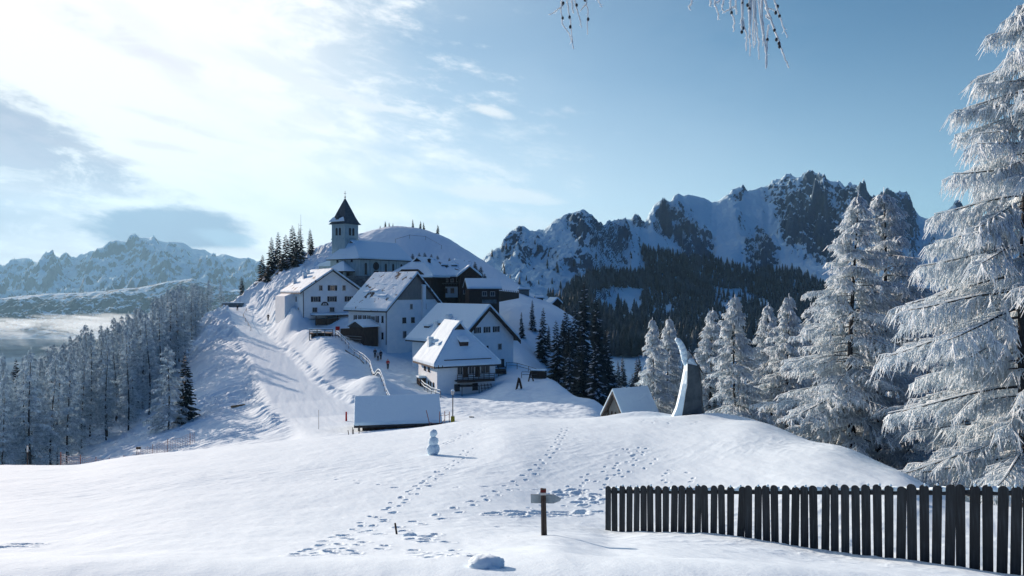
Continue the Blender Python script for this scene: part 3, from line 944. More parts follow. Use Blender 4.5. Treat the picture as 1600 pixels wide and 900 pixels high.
class House:
    def __init__(s, name, label, cat, px, Y, rot, W, L, base, eave, ridge, axis='y', corner='L', over=0.7, group=None,
                 wall=None, front_hip=0.0, gablet=0.0, snow=None, snow_t=0.38, bury=4.0, roof_mat=None):
        a = R(rot); s.a = a; s.W, s.L = W, L; s.axis = axis
        cx, cy = PX(px, Y), Y
        if corner == 'R': cx -= W * math.cos(a); cy -= W * math.sin(a)
        s.z0 = base
        s.o = empty(name, (cx, cy, base), a, label, cat, group)
        e, r = eave - base, ridge - base
        s.e, s.r = e, r
        wall = wall or m_plaster
        mb = MB()
        if axis == 'y':
            pts = [(0, 0, -bury), (W, 0, -bury), (W, 0, e), (W / 2, 0, r), (0, 0, e)]
            if front_hip > 0:
                hz = r - gablet
                w_ = (r - hz) / (r - e) * W / 2
                mb.prism([(0, 0, -bury), (W, 0, -bury), (W, 0, e), (0, 0, e)], (0, L, 0))
                mb.prism([(0, front_hip, e + .02), (W, front_hip, e + .02), (W / 2, front_hip, r - .25)], (0, L - front_hip, 0))
            else:
                mb.prism([(x, 0, z) for x, _, z in pts], (0, L, 0))
        else:
            mb.prism([(0, 0, -bury), (0, L, -bury), (0, L, e), (0, L / 2, r), (0, 0, e)], (W, 0, 0))
        s.wall = mb.build('wall', wall, s.o)
        # roof panels: thin boards with a thicker snow blanket on top
        sp = W if axis == 'y' else L; ln = L if axis == 'y' else W
        k = (r - e) / (sp / 2)
        th = 0.16
        nx = -k / math.hypot(1, k); nz = 1 / math.hypot(1, k)

        def pt(u, v, h):   # u along the span, v along the ridge, h above roof plane
            d = abs(u - sp / 2); z = r - d * k + h / nz
            return (u, v, z) if axis == 'y' else (v, u, z)
        rf = MB(); sn = MB()
        lo, hi = -over, sp + over
        v0, v1 = -over, ln + over
        fh = front_hip
        hw = gablet / k if fh else 0        # half width at the foot of the gablet
        for (u0, u1) in ((lo, sp / 2), (hi, sp / 2)):
            if fh:
                # upper strip reaches the gablet, lower part is cut back along the hip
                um = sp / 2 + (hw if u0 > sp / 2 else -hw)
                quad = [(u0, v0), (um, fh), (u1, fh - 0.3), (u1, v1), (u0, v1)]
            else:
                quad = [(u0, v0), (u1, v0), (u1, v1), (u0, v1)]
            lo_ = [pt(u, v, 0.02) for u, v in quad]; up = [pt(u, v, th) for u, v in quad]
            s.slab(rf, lo_, up)
            sgn = 1 if u0 > sp / 2 else -1
            ins = 0.12
            # snow blanket as a subdivided sheet with soft thickness
            s.blanket(sn, [pt(u, v, 0) for u, v in quad], snow_t, th, pt, quad, sp)
        if fh:
            z_h = r - gablet
            q = [(lo, v0, e - over * k), (hi, v0, e - over * k), (sp / 2 + hw, fh, z_h), (sp / 2 - hw, fh, z_h)]
            s.slab(rf, [(a_, b_, c_ + .02) for a_, b_, c_ in q], [(a_, b_, c_ + th) for a_, b_, c_ in q])
            qs = [(a_, b_, c_ + th) for a_, b_, c_ in q]
            s.slab(sn, [(a_, b_, c_ + .02) for a_, b_, c_ in qs], [(a_, b_, c_ + snow_t * (1.1 if i < 2 else 1)) for i, (a_, b_, c_) in enumerate(qs)])
            g_ = MB(); g_.prism([(sp / 2 - hw, fh - .02, z_h + th), (sp / 2 + hw, fh - .02, z_h + th), (sp / 2, fh - .02, r)], (0, .12, 0)); g_.build('gablet', m_wood, s.o)
        s.roof = rf.build('roof', roof_mat or m_tile, s.o)
        s.snow = sn.build('snow_cover', snow or m_rsnow, s.roof, smooth_=False, bevel=min(.14, snow_t * .38))
        s.over = over; s.k = k

    @staticmethod
    def slab(mb, lo_, up):
        n = len(mb.v); k = len(lo_)
        mb.v.extend(lo_); mb.v.extend(up)
        mb.f.append(tuple(range(n, n + k))); mb.m.append(0)
        mb.f.append(tuple(range(n + k, n + 2 * k))); mb.m.append(0)
        for i in range(k):
            j = (i + 1) % k
            mb.f.append((n + i, n + j, n + k + j, n + k + i)); mb.m.append(0)

    def blanket(s, mb, _, t_, th, pt, quad, sp):
        lo_ = [pt(u, v, th + 0.005) for u, v in quad]
        up = [pt(u, v, th + t_ * (1.0 if i else 1.15)) for i, (u, v) in enumerate(quad)]
        s.slab(mb, lo_, up)

    def face(s, f, u, z, out=0.0):
        """local point on a wall: f in front/left/right, u along it from its left end as seen from outside"""
        if f == 'front': return (u, -out, z), 0.0
        if f == 'right': return (s.W + out, u, z), math.pi / 2
        if f == 'left': return (-out, s.L - u, z), -math.pi / 2

    def window(s, f, u, z, w_=0.9, h=1.1, shut=True, arch=False, frame=True, name='window'):
        p, rz = s.face(f, u, z, 0.02)
        fr = MB()
        b_ = 0.09
        for (dx, dz, ww, hh) in ((-w_ / 2, 0, b_, h + b_), (w_ / 2, 0, b_, h + b_), (0, h / 2, w_, b_), (0, -h / 2, w_ + .2, b_ * 1.2), (0, 0, .05, h)):
            q = (p[0] + dx * math.cos(rz), p[1] + dx * math.sin(rz), p[2] + dz)
            fr.box(q, (ww, 0.12 + (0.08 if dz < 0 else 0), hh), 0, rz)
        wd = fr.build(name, m_frame if frame else m_shutter, s.o)
        gl = MB(); gl.box(p, (w_, 0.07, h), 0, rz)
        if arch: gl.tube((p[0] + .035 * math.sin(rz), p[1] - .035 * math.cos(rz), p[2] + h / 2), (p[0] - .035 * math.sin(rz), p[1] + .035 * math.cos(rz), p[2] + h / 2), w_ / 2, n=16)
        gl.build('pane', m_glass, wd)
        if shut:
            for sg in (-1, 1):
                sh = MB(); q = (p[0] + sg * w_ * 0.80 * math.cos(rz), p[1] + sg * w_ * 0.80 * math.sin(rz), p[2])
                sh.box(q, (w_ * 0.46, 0.13, h + .06), 0, rz); sh.build('shutter', m_shutter, wd)
        return wd

    def add(s, name, mb, mat, parent=None, **k):
        return mb.build(name, mat, parent or s.o, **k)

    def chimney(s, u, v, w_=0.8, h=1.4, mat=None, cap=True):
        """u along span, v along ridge"""
        sp = s.W if s.axis == 'y' else s.L
        z = s.r - abs(u - sp / 2) * s.k
        p = (u, v) if s.axis == 'y' else (v, u)
        mb = MB(); mb.box((p[0], p[1], z + h / 2 - .5), (w_, w_, h + 1.0)); mb.box((p[0], p[1], z + h + .04), (w_ + .2, w_ + .2, .12))
        c_ = mb.build('chimney', mat or m_plaster, s.roof)
        if cap:
            sm = MB(); sm.box((p[0], p[1], z + h + .26), (w_ + .1, w_ + .1, .3)); sm.build('snow_cap', m_rsnow, c_, bevel=.12)

    def dormer(s, u, v, w_=1.4, h=0.9, dirn=-1, depth=2.0):
        """low shed dormer or roof window with a snow lid; dirn says which slope"""
        sp = s.W if s.axis == 'y' else s.L
        z = s.r - abs(u - sp / 2) * s.k
        def q(du, dv, dz): 
            return (u + du, v + dv, z + dz) if s.axis == 'y' else (v + dv, u + du, z + dz)
        mb = MB()
        o_ = dirn * depth / 2
        mb.prism([q(o_, -w_ / 2, -1.2), q(o_, -w_ / 2, -depth / 2 * s.k + h + .1), q(-o_ * 1.0, -w_ / 2, depth / 2 * s.k + .1), q(-o_, -w_ / 2, -1.0)], tuple(a - b_ for a, b_ in zip(q(0, w_ / 2, 0), q(0, -w_ / 2, 0))))
        d_ = mb.build('dormer', m_wood, s.roof)
        sn = MB()
        sn.prism([q(o_ * 1.15, -w_ / 2 - .15, -depth / 2 * s.k + h + .12), q(o_ * 1.15, -w_ / 2 - .15, -depth / 2 * s.k + h + .45), q(-o_, -w_ / 2 - .15, depth / 2 * s.k + .5), q(-o_, -w_ / 2 - .15, depth / 2 * s.k + .1)],
                 tuple(a - b_ for a, b_ in zip(q(0, w_ / 2 + .15, 0), q(0, -w_ / 2 - .15, 0))))
        sn.build('snow_cap', m_rsnow, d_)


# --- A: white guest house, gable to the front, over a stone basement
A = House('guest_house', 'white three-storey guest house with snowy canopy, on a stone basement, left of the village', 'house', 473, 157, 33, 12.9, 13.5, -6.4, -0.7, 3.7, 'y', 'L', 0.8, snow=m_rsnow_worn)
for (u, z) in ((3.9, 6.4), (6.5, 6.4), (9.1, 6.4)):
    A.window('front', u, z, 1.0 if u == 6.5 else .7, 1.1, shut=(u == 6.5))
for u in (2.8, 6.4, 10.3): A.window('front', u, 4.0, 1.0, 1.1)
for u in (2.6, 6.4): A.window('front', u, 1.7, 1.0, 1.0, shut=False)
A.window('left', 3.0, 4.0, .8, 1.1, shut=False); A.window('left', 9.0, 4.0, .8, 1.1, shut=False)
A.window('left', 10.5, 1.5, .6, 1.3, shut=False); A.window('left', 5.0, 1.5, .6, 1.3, shut=False)
mb = MB(); mb.box((6.45, 6.7, -2.2), (13.4, 14.0, 4.0)); A.add('basement', mb, m_stone)
mb = MB()
for k in range(9):
    an = math.pi * (k + .5) / 9
    mb.box((4.8 + 0.65 * math.cos(an), -.04, 2.75 + .55 * math.sin(an)), (.26, .06, .26))
mb.box((4.8, -.04, 2.72), (1.7, .06, .16)); mb.box((4.8, -.04, 3.0), (.12, .06, .6)); A.add('wall_emblem', mb, m_shutter)
mb = MB(); mb.tube((0.12, -.12, -2), (0.12, -.12, 5.6), .07); A.add('drainpipe', mb, m_iron)
mb = MB(); mb.box((6.6, -1.6, .55), (9.8, 3.0, .12)); cp_ = A.add('canopy', mb, m_wood)
sn = MB(); sn.box((6.6, -1.6, .80), (10.0, 3.2, .36)); A.add('snow_cap', sn, m_rsnow, cp_, bevel=.14)
mb = MB(); mb.box((6.6, -2.9, -.75), (9.6, .08, 1.3)); A.add('canopy_boarding', mb, m_wood)
for k in range(5):
    mb = MB(); mb.box((1.9 + k * 2.35, -3.0, -.5), (.16, .16, 2.0)); A.add('canopy_post', mb, m_wood)
A.chimney(3.4, 9.5, .8, 1.5); A.chimney(1.6, 11.0, .7, 1.2); A.chimney(4.8, 11.5, .6, 1.2)
# lower left wing of A
A2 = MB(); A2.prism([(-2.2, 5.6, -4), (0, 5.6, -4), (0, 5.6, 5.5), (-2.2, 5.6, 4.6)], (0, 7.4, 0)); A.add('side_wing', A2, m_plaster)

# --- B: big house with worn snow roof, boarded gable
B = House('shingled_house', 'large white house with worn snowy roof and grey boarded gable, mid village', 'house', 605, 138, -40, 11.6, 14.2, -9.6, -3.95, 2.55, 'x', 'R', 0.7, snow=m_rsnow_worn)
mb = MB()
k_ = 6.5 / 7.1
zb = B.e + 1.7
mb.prism([(B.W + .02, 7.1 - (B.r - zb) / B.k, zb), (B.W + .02, 7.1 + (B.r - zb) / B.k, zb), (B.W + .02, 7.1, B.r)], (.08, 0, 0)); B.add('gable_boarding', mb, m_wood2)
for (u, z) in ((6.0, 6.0), (9.6, 6.0)): B.window('right', u, z, .6, 1.0, shut=False)
for (u, z) in ((4.2, 3.4), (6.4, 3.4)): B.window('right', u, z, .8, 1.0, shut=False, frame=False)
B.window('right', 4.3, .7, .8, 1.3, shut=False)
for k, u in enumerate((2.2, 3.6, 5.0, 6.3, 8.8)):
    B.window('front', u, 3.7, .45, 1.2, shut=True)
mb = MB(); mb.prism([(7.0, -.05, 4.2), (8.1, -.05, 4.2), (8.05, -.05, 3.5), (7.55, -.05, 3.1), (7.05, -.05, 3.5)], (0, -.06, 0)); B.add('shield_emblem', mb, m_wood2)
B.window('front', 10.3, 3.7, .4, 1.2, shut=False, frame=False); B.window('front', 10.3, .6, .4, 1.2, shut=False, frame=False)
mb = MB(); mb.tube((B.W - .15, -.12, -1), (B.W - .15, -.12, 5.3), .07); B.add('drainpipe', mb, m_iron)
for (u, v, w_) in ((3.1, 2.2, 1.2), (3.3, 4.7, 1.4), (2.3, 8.0, 1.9)): B.dormer(u, v, w_, .55, -1, 1.2)
for (u, v, w_) in ((4.9, 3.0, .7), (4.7, 5.4, .9), (4.6, 8.4, .8)): B.dormer(u, v, w_, .35, -1, .7)
B.chimney(7.6, 3.8, .6, .7)
mb = MB(); mb.box((B.W + .3, 9.0, 6.7), (.55, .7, 6.6)); c2 = B.add('chimney_stack', mb, m_plaster)
sn = MB(); sn.box((B.W + .3, 9.0, 10.15), (.75, .9, .35)); B.add('snow_cap', sn, m_rsnow, c2, bevel=.12)
# wooden verandah in front of B
V = empty('wooden_hut', B.o.matrix_basis @ Vector((0, 0, 0.8)), B.a, 'dark wooden hut with snowy gabled roof against the front of the worn-roof house', 'hut')
mb = MB(); mb.box((7.2, -2.0, -.6), (4.2, 3.4, 4.2)); mb.build('wall', m_wood, V)
mb = MB(); mb.prism([(4.9, -4.0, 1.5), (9.5, -4.0, 1.5), (7.2, -4.0, 2.5)], (0, 3.9, 0)); rr = mb.build('roof', m_tile, V)
mb = MB()
mb.prism([(4.8, -4.1, 1.55), (7.2, -4.1, 2.6), (7.2, -4.1, 2.95), (4.8, -4.1, 1.85)], (0, 4.0, 0)); mb.prism([(9.6, -4.1, 1.55), (7.2, -4.1, 2.6), (7.2, -4.1, 2.95), (9.6, -4.1, 1.85)], (0, 4.0, 0)); mb.build('snow_cover', m_rsnow, rr)
mb = MB(); mb.box((3.2, -1.6, .9), (4.0, 2.4, .15)); mb.box((3.2, -2.8, .3), (4.0, .1, 1.3)); mb.box((3.2, -1.6, -1.2), (4, 2.4, 2.4)); mb.build('side_terrace', m_wood, V)
for k in range(4):
    mb = MB(); mb.box((4.4 + .2 - k * .0, -4.2 - k * .02, -.2 - k * .5), (9.5 - k * .2, .1, .14)); mb.build('rail', m_wood2, V)

# --- C: gabled house to the right
Cc = House('gabled_house', 'white gabled house with three shuttered windows under a broad snowy roof, right of the village', 'house', 716, 123, 45, 13.0, 12.5, -14.2, -8.75, -3.4, 'y', 'L', 0.9)
for u in (4.3, 6.5, 8.7): Cc.window('front', u, 7.0, .75, .95, shut=True)
Cc.window('front', 9.6, 3.9, .8, 1.0, shut=False); Cc.window('front', 6.0, 3.7, .8, 1.0, shut=True); Cc.window('front', 9.8, 1.0, 1.6, 1.3, shut=False, frame=False)
mb = MB()
for sg in (-1, 1):
    mb.prism([(6.5, -.88, Cc.r - .25), (6.5, -.88, Cc.r + .12), (6.5 + sg * 7.4, -.88, Cc.r - 7.4 * Cc.k + .12), (6.5 + sg * 7.4, -.88, Cc.r - 7.4 * Cc.k - .5)], (0, -.14, 0))
Cc.add('bargeboards', mb, m_wood)
Cc.dormer(2.8, 2.6, .5, .6, -1, 2.6); Cc.dormer(3.2, 4.6, .5, .6, -1, 2.6); Cc.dormer(2.6, 7.2, 1.8, 1.0, -1, 1.6); Cc.dormer(2.0, 10.0, 1.4, .9, -1, 1.6)
Cc.chimney(3.2, 6.2, .8, 1.2); Cc.chimney(1.8, 7.8, .8, 1.2)
Cc.dormer(9.2, 3.4, 1.6, .8, 1, 1.6)
# deck beside C
dk = empty('timber_deck', (PX(778, 124), 124, PZ(574, 124)), R(8), 'small dark timber deck with snow on it at the right foot of the gabled house', 'deck')
mb = MB(); mb.box((0, 0, -.5), (2.6, 1.6, .12)); mb.build('floor', m_wood, dk)
mb = MB(); mb.box((0, -.8, .1), (2.6, .08, .12)); mb.box((0, -.8, -.2), (2.6, .08, .12)); mb.box((0, -.85, -.75), (2.6, .1, .5)); mb.build('rail', m_wood, dk)
for k in range(3):
    mb = MB(); mb.box((-1.25 + k * 1.25, -.8, -.6), (.12, .12, 1.6)); mb.build('post', m_wood, dk)

# --- D: nearest house, hipped front
D = House('hipped_house', 'small white house with sunlit hipped snowy roof and dark balcony, nearest of the village', 'house', 683, 112, 25, 9.6, 9.2, -16.2, -11.3, -5.85, 'y', 'L', 0.75, front_hip=3.0, gablet=1.15, snow_t=.34)
mb = MB(); mb.box((5.9, -.6, 2.0), (6.2, 1.2, .14)); bal = D.add('balcony', mb, m_wood)
mb = MB()
for z in (2.35, 2.65, 2.95): mb.box((5.9, -1.18, z), (6.2, .06, .09))
mb.box((5.9, -1.2, 2.0), (6.2, .08, .45))
for k in range(8): mb.box((2.85 + k * .87, -1.18, 2.5), (.08, .08, 1.1))
D.add('railing', mb, m_wood, bal)
for (u, w_) in ((3.7, .8), (5.6, .9), (7.9, 1.5)): D.window('front', u, 3.7, w_, 1.6, shut=False, name='balcony_door')
mb = MB(); mb.box((4.6, -.03, 3.5), (.8, .06, 2.2)); mb.box((6.6, -.03, 3.5), (.8, .06, 2.2)); D.add('boarding', mb, m_wood)
D.window('front', 3.2, .9, .8, 1.0, shut=False, frame=False); D.window('front', 6.2, .9, .8, 1.0, shut=False, frame=False)
mb = MB(); mb.box((4.7, -1.0, 1.25), (3.0, 2.0, .06)); D.add('awning_frame', mb, m_iron)
mb = MB()
for x_ in (3.3, 6.1): mb.tube((x_, -1.9, -1), (x_, -1.9, 1.25), .05)
D.add('awning_posts', mb, m_iron)
# ladder rack leaning on the front wall
lr = empty('ladder_rack', (D.o.matrix_basis @ Matrix.Rotation(0, 4, 'Z') @ Vector((0, 0, 0))), D.a, 'wooden ladder rack leaning on the nearest white house under its balcony', 'rack')
for k in range(4):
    mb = MB(); mb.tube((7.1 + k * .55, -.9, -.6), (7.15 + k * .55, -.15, 1.3), .04); mb.build('upright', m_wood, lr)
for k in range(4):
    mb = MB(); mb.tube((7.0, -.75 + k * .18, -.2 + k * .42), (8.9, -.75 + k * .18, -.2 + k * .42), .04); mb.build('rung', m_wood, lr)
for (u, z) in ((3.4, 3.6), (5.4, 3.6)): D.window('left', u, z, .7, .9, shut=False, frame=False)
for u in (5.3, 6.3, 7.6): D.window('left', u, 1.2, .35, .9, shut=False, frame=False)
mb = MB(); mb.box((-.5, 6.2, .3), (1.0, 1.6, 3.4)); pc = D.add('entrance_porch', mb, m_wood)
sn = MB(); sn.box((-.55, 6.2, 2.15), (1.3, 1.9, .35)); D.add('snow_cap', sn, m_rsnow, pc, bevel=.12)
D.dormer(1.9, 3.9, 1.3, .7, -1, 1.1); D.dormer(2.0, 6.2, 1.3, .7, -1, 1.1)
D.dormer(7.7, 3.6, 1.3, .6, 1, 1.3); D.dormer(8.4, 2.4, .9, .5, 1, 1.0)
D.chimney(1.3, 7.0, .8, 1.6, cap=True)
# hip dormer
hs = 3.0 + .75
kf = (D.r - 1.15 - (D.e - .75 * D.k)) / hs
mb = MB(); zc = D.e - .75 * D.k + kf * 2.3
mb.prism([(4.1, 1.25, zc - .4), (4.1, .95, zc + .6), (4.1, 2.6, zc + 1.35), (4.1, 2.6, zc + .6)], (1.4, 0, 0)); dd = mb.build('dormer', m_wood, D.roof)
mb = MB(); mb.prism([(4.0, .8, zc + .62), (4.0, .8, zc + .92), (4.0, 2.7, zc + 1.75), (4.0, 2.7, zc + 1.4)], (1.6, 0, 0)); mb.build('snow_cap', m_rsnow, dd)
mb = MB(); mb.box((4.9, -.35, D.e - .75 * D.k + kf * .55 + .42), (7.8, .05, .12)); mb.build('snow_guard', m_iron, D.roof)
mb = MB(); mb.box((-.05, -.4, D.e - .6), (.1, .8, .5)); mb.box((W_ := .6, -.4, D.e - .6), (.1, .8, .4)); D.add('brackets', mb, m_wood)

# --- church
CH = House('church', 'pale mountain church with square bell tower and pointed spire topped by a cross', 'church', 561, 171, -33, 9.4, 17.5, 1.6, 7.1, 10.9, 'y', 'R', 0.7, wall=m_church, front_hip=2.2, gablet=0.6, snow_t=.3)
CH.window('front', 4.4, 6.0 - .3, .45, 1.0, shut=False); CH.window('front', 5.2, 5.7, .45, 1.0, shut=False)
CH.window('front', 2.4, 4.9, .5, .9, shut=False, arch=True, frame=False); CH.window('front', 7.1, 4.9, .5, .9, shut=False, arch=True, frame=False)
for u in (2.2, 9.0, 11.6, 14.6): CH.window('right', u, 2.8, .6, 2.4, shut=False, arch=True, frame=False)
mb = MB(); mb.box((CH.W + .05, 5.6, 1.2), (.2, 1.4, 2.6)); mb.tube((CH.W - .05, 5.6, 3.6), (CH.W + .15, 5.6, 3.6), .95, n=18); CH.add('door', mb, m_shutter)
for u in (0.2, 3.8, 7.4, 10.3, 13.0, 16.9):
    mb = MB(); mb.box((CH.W + .06, u, 2.2), (.12, .4, 6.6)); CH.add('pilaster', mb, m_church)
# porch with pyramid roof
mb = MB()
for x_ in (2.2, 7.2):
    mb.box((x_, -2.4, .4), (.6, .5, 4.0))
mb.box((4.7, -.1, .6), (4.2, .1, 3.6)); pr = mb.build('porch', m_church, CH.o)
mb = MB(); zt = 2.3
q = [(1.3, -3.4, zt), (8.1, -3.4, zt), (8.1, .3, zt), (1.3, .3, zt)]
ap = (4.7, -.3, 4.9)
for i in range(4): mb.poly([q[i], q[(i + 1) % 4], ap])
mb.poly(q[::-1]); mb.build('porch_roof', m_rsnow, pr)
mb = MB(); mb.box((4.7, -1.55, zt - .14), (6.9, 3.8, .22)); mb.build('porch_eaves', m_wood, pr)
mb = MB(); mb.box((4.7, -.9, .4), (3.4, 1.4, 3.2)); mb.build('porch_doorway', m_shutter, pr)
# tower
ts = 4.4
tx, ty = 1.5, 3.3
tH = 15.6 - 1.6
mb = MB(); mb.box((tx, ty, tH / 2 + 1), (ts, ts, tH - 2)); mb.box((tx, ty, tH - 3.9), (ts + .25, ts + .25, .25)); mb.box((tx, ty, tH - .15), (ts + .3, ts + .3, .3)); tw = mb.build('bell_tower', m_church, CH.o)
for (fx, fy, rz) in ((0, -1, 0), (1, 0, math.pi / 2), (-1, 0, math.pi / 2)):
    for sg in (-.55, .55):
        mb = MB(); c0 = (tx + fx * (ts / 2) + (sg if fy else 0), ty + fy * (ts / 2) + (sg if fx else 0), tH - 2.3)
        mb.box(c0, (.62, .12, 1.5), 0, rz)
        dn = Vector((fx, fy, 0)) * .06
        mb.tube(tuple(Vector(c0) + Vector((0, 0, .75)) - dn), tuple(Vector(c0) + Vector((0, 0, .75)) + dn), .31, n=14); mb.build('belfry_opening', m_shutter, tw)
mb = MB()
lv = [(2.75, tH - .35), (2.3, tH + .25), (1.8, tH + 1.4), (1.25, tH + 2.9), (.6, tH + 4.6), (.06, tH + 6.0)]
for (r0, z0), (r1, z1) in zip(lv, lv[1:]):
    c0 = [(tx + a_ * r0, ty + b_ * r0, z0) for a_, b_ in ((-1, -1), (1, -1), (1, 1), (-1, 1))]; c1 = [(tx + a_ * r1, ty + b_ * r1, z1) for a_, b_ in ((-1, -1), (1, -1), (1, 1), (-1, 1))]
    for i in range(4): mb.poly([c0[i], c0[(i + 1) % 4], c1[(i + 1) % 4], c1[i]])
mb.poly([(tx - 2.75, ty - 2.75, tH - .35), (tx - 2.75, ty + 2.75, tH - .35), (tx + 2.75, ty + 2.75, tH - .35), (tx + 2.75, ty - 2.75, tH - .35)])
spr = mb.build('spire', m_slate, tw)
mb = MB(); mb.prism([(tx - .5, ty - 2.6, tH + .7), (tx + .5, ty - 2.6, tH + .7), (tx + .5, ty - 2.6, tH + 1.5), (tx, ty - 2.6, tH + 1.95), (tx - .5, ty - 2.6, tH + 1.5)], (0, 1.6, 0)); mb.build('spire_dormer', m_slate, spr)
mb = MB(); c0 = [(tx - 2.6, ty - 2.72, tH + .2), (tx + 2.6, ty - 2.72, tH + .2), (tx + 1.7, ty - 2.1, tH + 1.2), (tx - .2, ty - 2.35, tH + .7), (tx - 1.6, ty - 2.05, tH + 1.3)]
mb.prism(c0, (0, -.14, .14)); mb.build('spire_snow', m_rsnow, spr)
mb = MB(); mb.tube((tx, ty, tH + 5.9), (tx, ty, tH + 7.8), .05); mb.box((tx, ty, tH + 7.2), (.8, .07, .09)); bmk = mb.build('cross', m_iron, spr)
mb = MB(); mb.tube((tx, ty, tH + 6.15), (tx, ty, tH + 6.3), .16, .2); mb.tube((tx, ty, tH + 6.3), (tx, ty, tH + 6.5), .2, .1); mb.build('orb', m_iron, spr)
# annex and terrace wall of the church
mb = MB(); mb.box((-3.0, 4.0, 1.5), (5.6, 4.6, 4.4)); an_ = mb.build('annex', m_church, CH.o)
mb = MB(); mb.prism([(-6.0, 1.4, 3.7), (.0, 1.4, 3.7), (.0, 1.4, 5.4), (-6.0, 1.4, 4.2)], (0, 5.4, 0)); mb.build('annex_roof', m_rsnow, an_)
mb = MB(); mb.box((-4.6, 1.65, 2.4), (1.6, .2, 1.0)); mb.build('annex_window', m_shutter, an_)
tw_ = MB(); tw_.prism([(PX(508, 168), 168, -4), (PX(624, 172), 172, -4), (PX(624, 172), 172, PZ(430, 172)), (PX(560, 168), 166.5, PZ(431, 166.5)), (PX(508, 168), 168, PZ(432, 168))], (0, 1.4, 0))
o = tw_.build('terrace_wall', m_stone, None); tag(o, 'long dark stone terrace wall below the church porch', 'wall')

# --- chalets behind B
F1 = House('dark_chalet', 'dark timber chalet with half-hipped snowy roof directly behind the worn-roof house', 'house', 673, 157, -22, 9.2, 9.5, -3.0, 2.9, 6.3, 'y', 'R', 1.2, wall=m_wood, front_hip=2.4, gablet=1.0)
mb = MB(); mb.prism([(1.0, -.9, F1.e - .1), (8.2, -.9, F1.e - .1), (6.6, -.9, F1.e + 1.1), (2.6, -.9, F1.e + 1.1)], (0, .2, 0)); F1.add('gable_boarding', mb, m_wood)
F1.chimney(6.4, 4.5, .5, 1.3, m_wood); F1.window('front', 4.5, 3.5, .8, 1.0)
F1.dormer(2.6, 6.0, 1.2, .8, -1, 1.4)
F2 = House('long_chalet', 'long dark timber inn with pale lower storey, right of the half-hipped chalet', 'house', 664, 163, 8, 9.6, 9.0, -3.2, 2.9, 5.9, 'x', 'L', 1.0, wall=m_wood, snow=m_rsnow_worn)
mb = MB(); mb.box((4.6, -.15, 2.3), (8.6, .3, 2.4)); F2.add('lower_storey', mb, m_plaster)
for u in (1.3, 2.9, 4.5, 6.0): F2.window('front', u, 2.6, .7, 1.0, shut=False, frame=False)
for wobj in [c_ for c_ in F2.o.children if c_.name.startswith('window')]: wobj.location = (0, -.3, 0)
F2.window('front', 8.0, 2.4, .7, 1.4, shut=False)
for k in range(7):
    F2.window('front', 1.0 + k * 1.25, 4.9, .6, .7, shut=False)
mb = MB(); mb.box((4.8, -.9, 3.75), (9.4, 1.8, .12)); bl_ = F2.add('balcony', mb, m_wood)
mb = MB(); mb.box((4.8, -1.75, 4.2), (9.4, .06, .12))
for k in range(16): mb.box((.3 + k * .6, -1.75, 3.95), (.07, .06, .6))
F2.add('railing', mb, m_wood2, bl_)
F2.chimney(3.5, 2.0, .8, 1.0); F2.chimney(5.5, 7.2, .7, 1.1)
for (u, v) in ((2.6, 2.2), (2.6, 4.4), (2.6, 6.6)): F2.dormer(u, v, 1.3, .8, -1, 1.3)
mb = MB(); mb.box((4.4, -2.6, -.6), (8.6, .12, 1.0)); mb.box((4.4, -1.6, 0.2), (8.4, 2.0, .1)); F2.add('terrace', mb, m_wood)
F3 = House('wooden_annex', 'narrow dark wooden annex between the long inn and the low stable', 'house', 718, 160, 10, 4.4, 6, -3.0, 2.6, 4.4, 'y', 'L', .5, wall=m_wood)
F3.window('front', 1.2, 2.3, .7, 1.2, shut=False)
for k in range(2): F3.window('front', 3.0, 4.2 - k * 2.2, .5, .8, shut=False, frame=False)
G = House('low_stable', 'low dark wooden building with snowy gable roof at the right end of the upper row', 'house', 733, 152, 12, 6.3, 5.5, -2.6, -0.1, 1.5, 'x', 'L', .5, wall=m_wood)
for u in (3.2, 4.9): G.window('front', u, 1.4, .9, .9, shut=False)
mb = MB(); mb.box((4.2, -.2, -.2), (3.0, .2, .8)); G.add('plinth', mb, m_stone)
mb = MB(); mb.prism([(6.0 + .34, 0, G.e), (6.0 + .34, 5.5, G.e), (6.0 + .34, 2.75, G.r)], (.06, 0, 0)); G.add('gable_boarding', mb, m_wood)
# railing wall running right from G
rw = empty('boundary_railing', (0, 0, 0), 0, 'dark boarded railing running right from the low stable to the crest', 'fence')
mb = MB(); x0, y0, x1, y1 = PX(778, 156), 156, PX(811, 176), 176
mb.prism([(x0, y0, PZ(472, y0)), (x1, y1, PZ(466, y1)), (x1, y1, PZ(457.5, y1)), (x0, y0, PZ(454, y0))], (0, .15, 0)); mb.build('boards', m_wood, rw)
mb = MB()
for k in range(12):
    t_ = k / 11; x_ = x0 + (x1 - x0) * t_; y_ = y0 + (y1 - y0) * t_; zt_ = PZ(454, y0) * (1 - t_) + PZ(457.5, y1) * t_
    mb.box((x_, y_ - .05, zt_ + .1), (.16, .3, .5))
mb.build('posts', m_wood2, rw)
H1 = House('tiny_hut', 'tiny grey flat-topped hut on the skyline slope right of the stable', 'hut', 812, 204, 4, 2.6, 2.4, -1.9, -.55, -.45, 'x', 'L', .3, wall=m_wood2)
H2 = House('hay_barn', 'small dark barn with lit snowy roof on the far shoulder, right of the tiny hut', 'hut', 864, 208, 30, 2.6, 3.2, -5.4, -4.3, -3.2, 'y', 'L', .5, wall=m_wood)
H3 = House('woodshed', 'low dark woodshed half buried on the far shoulder between the tiny hut and the barn', 'hut', 838, 206, 15, 2.0, 2.0, -3.6, -2.9, -2.6, 'x', 'L', .3, wall=m_wood)

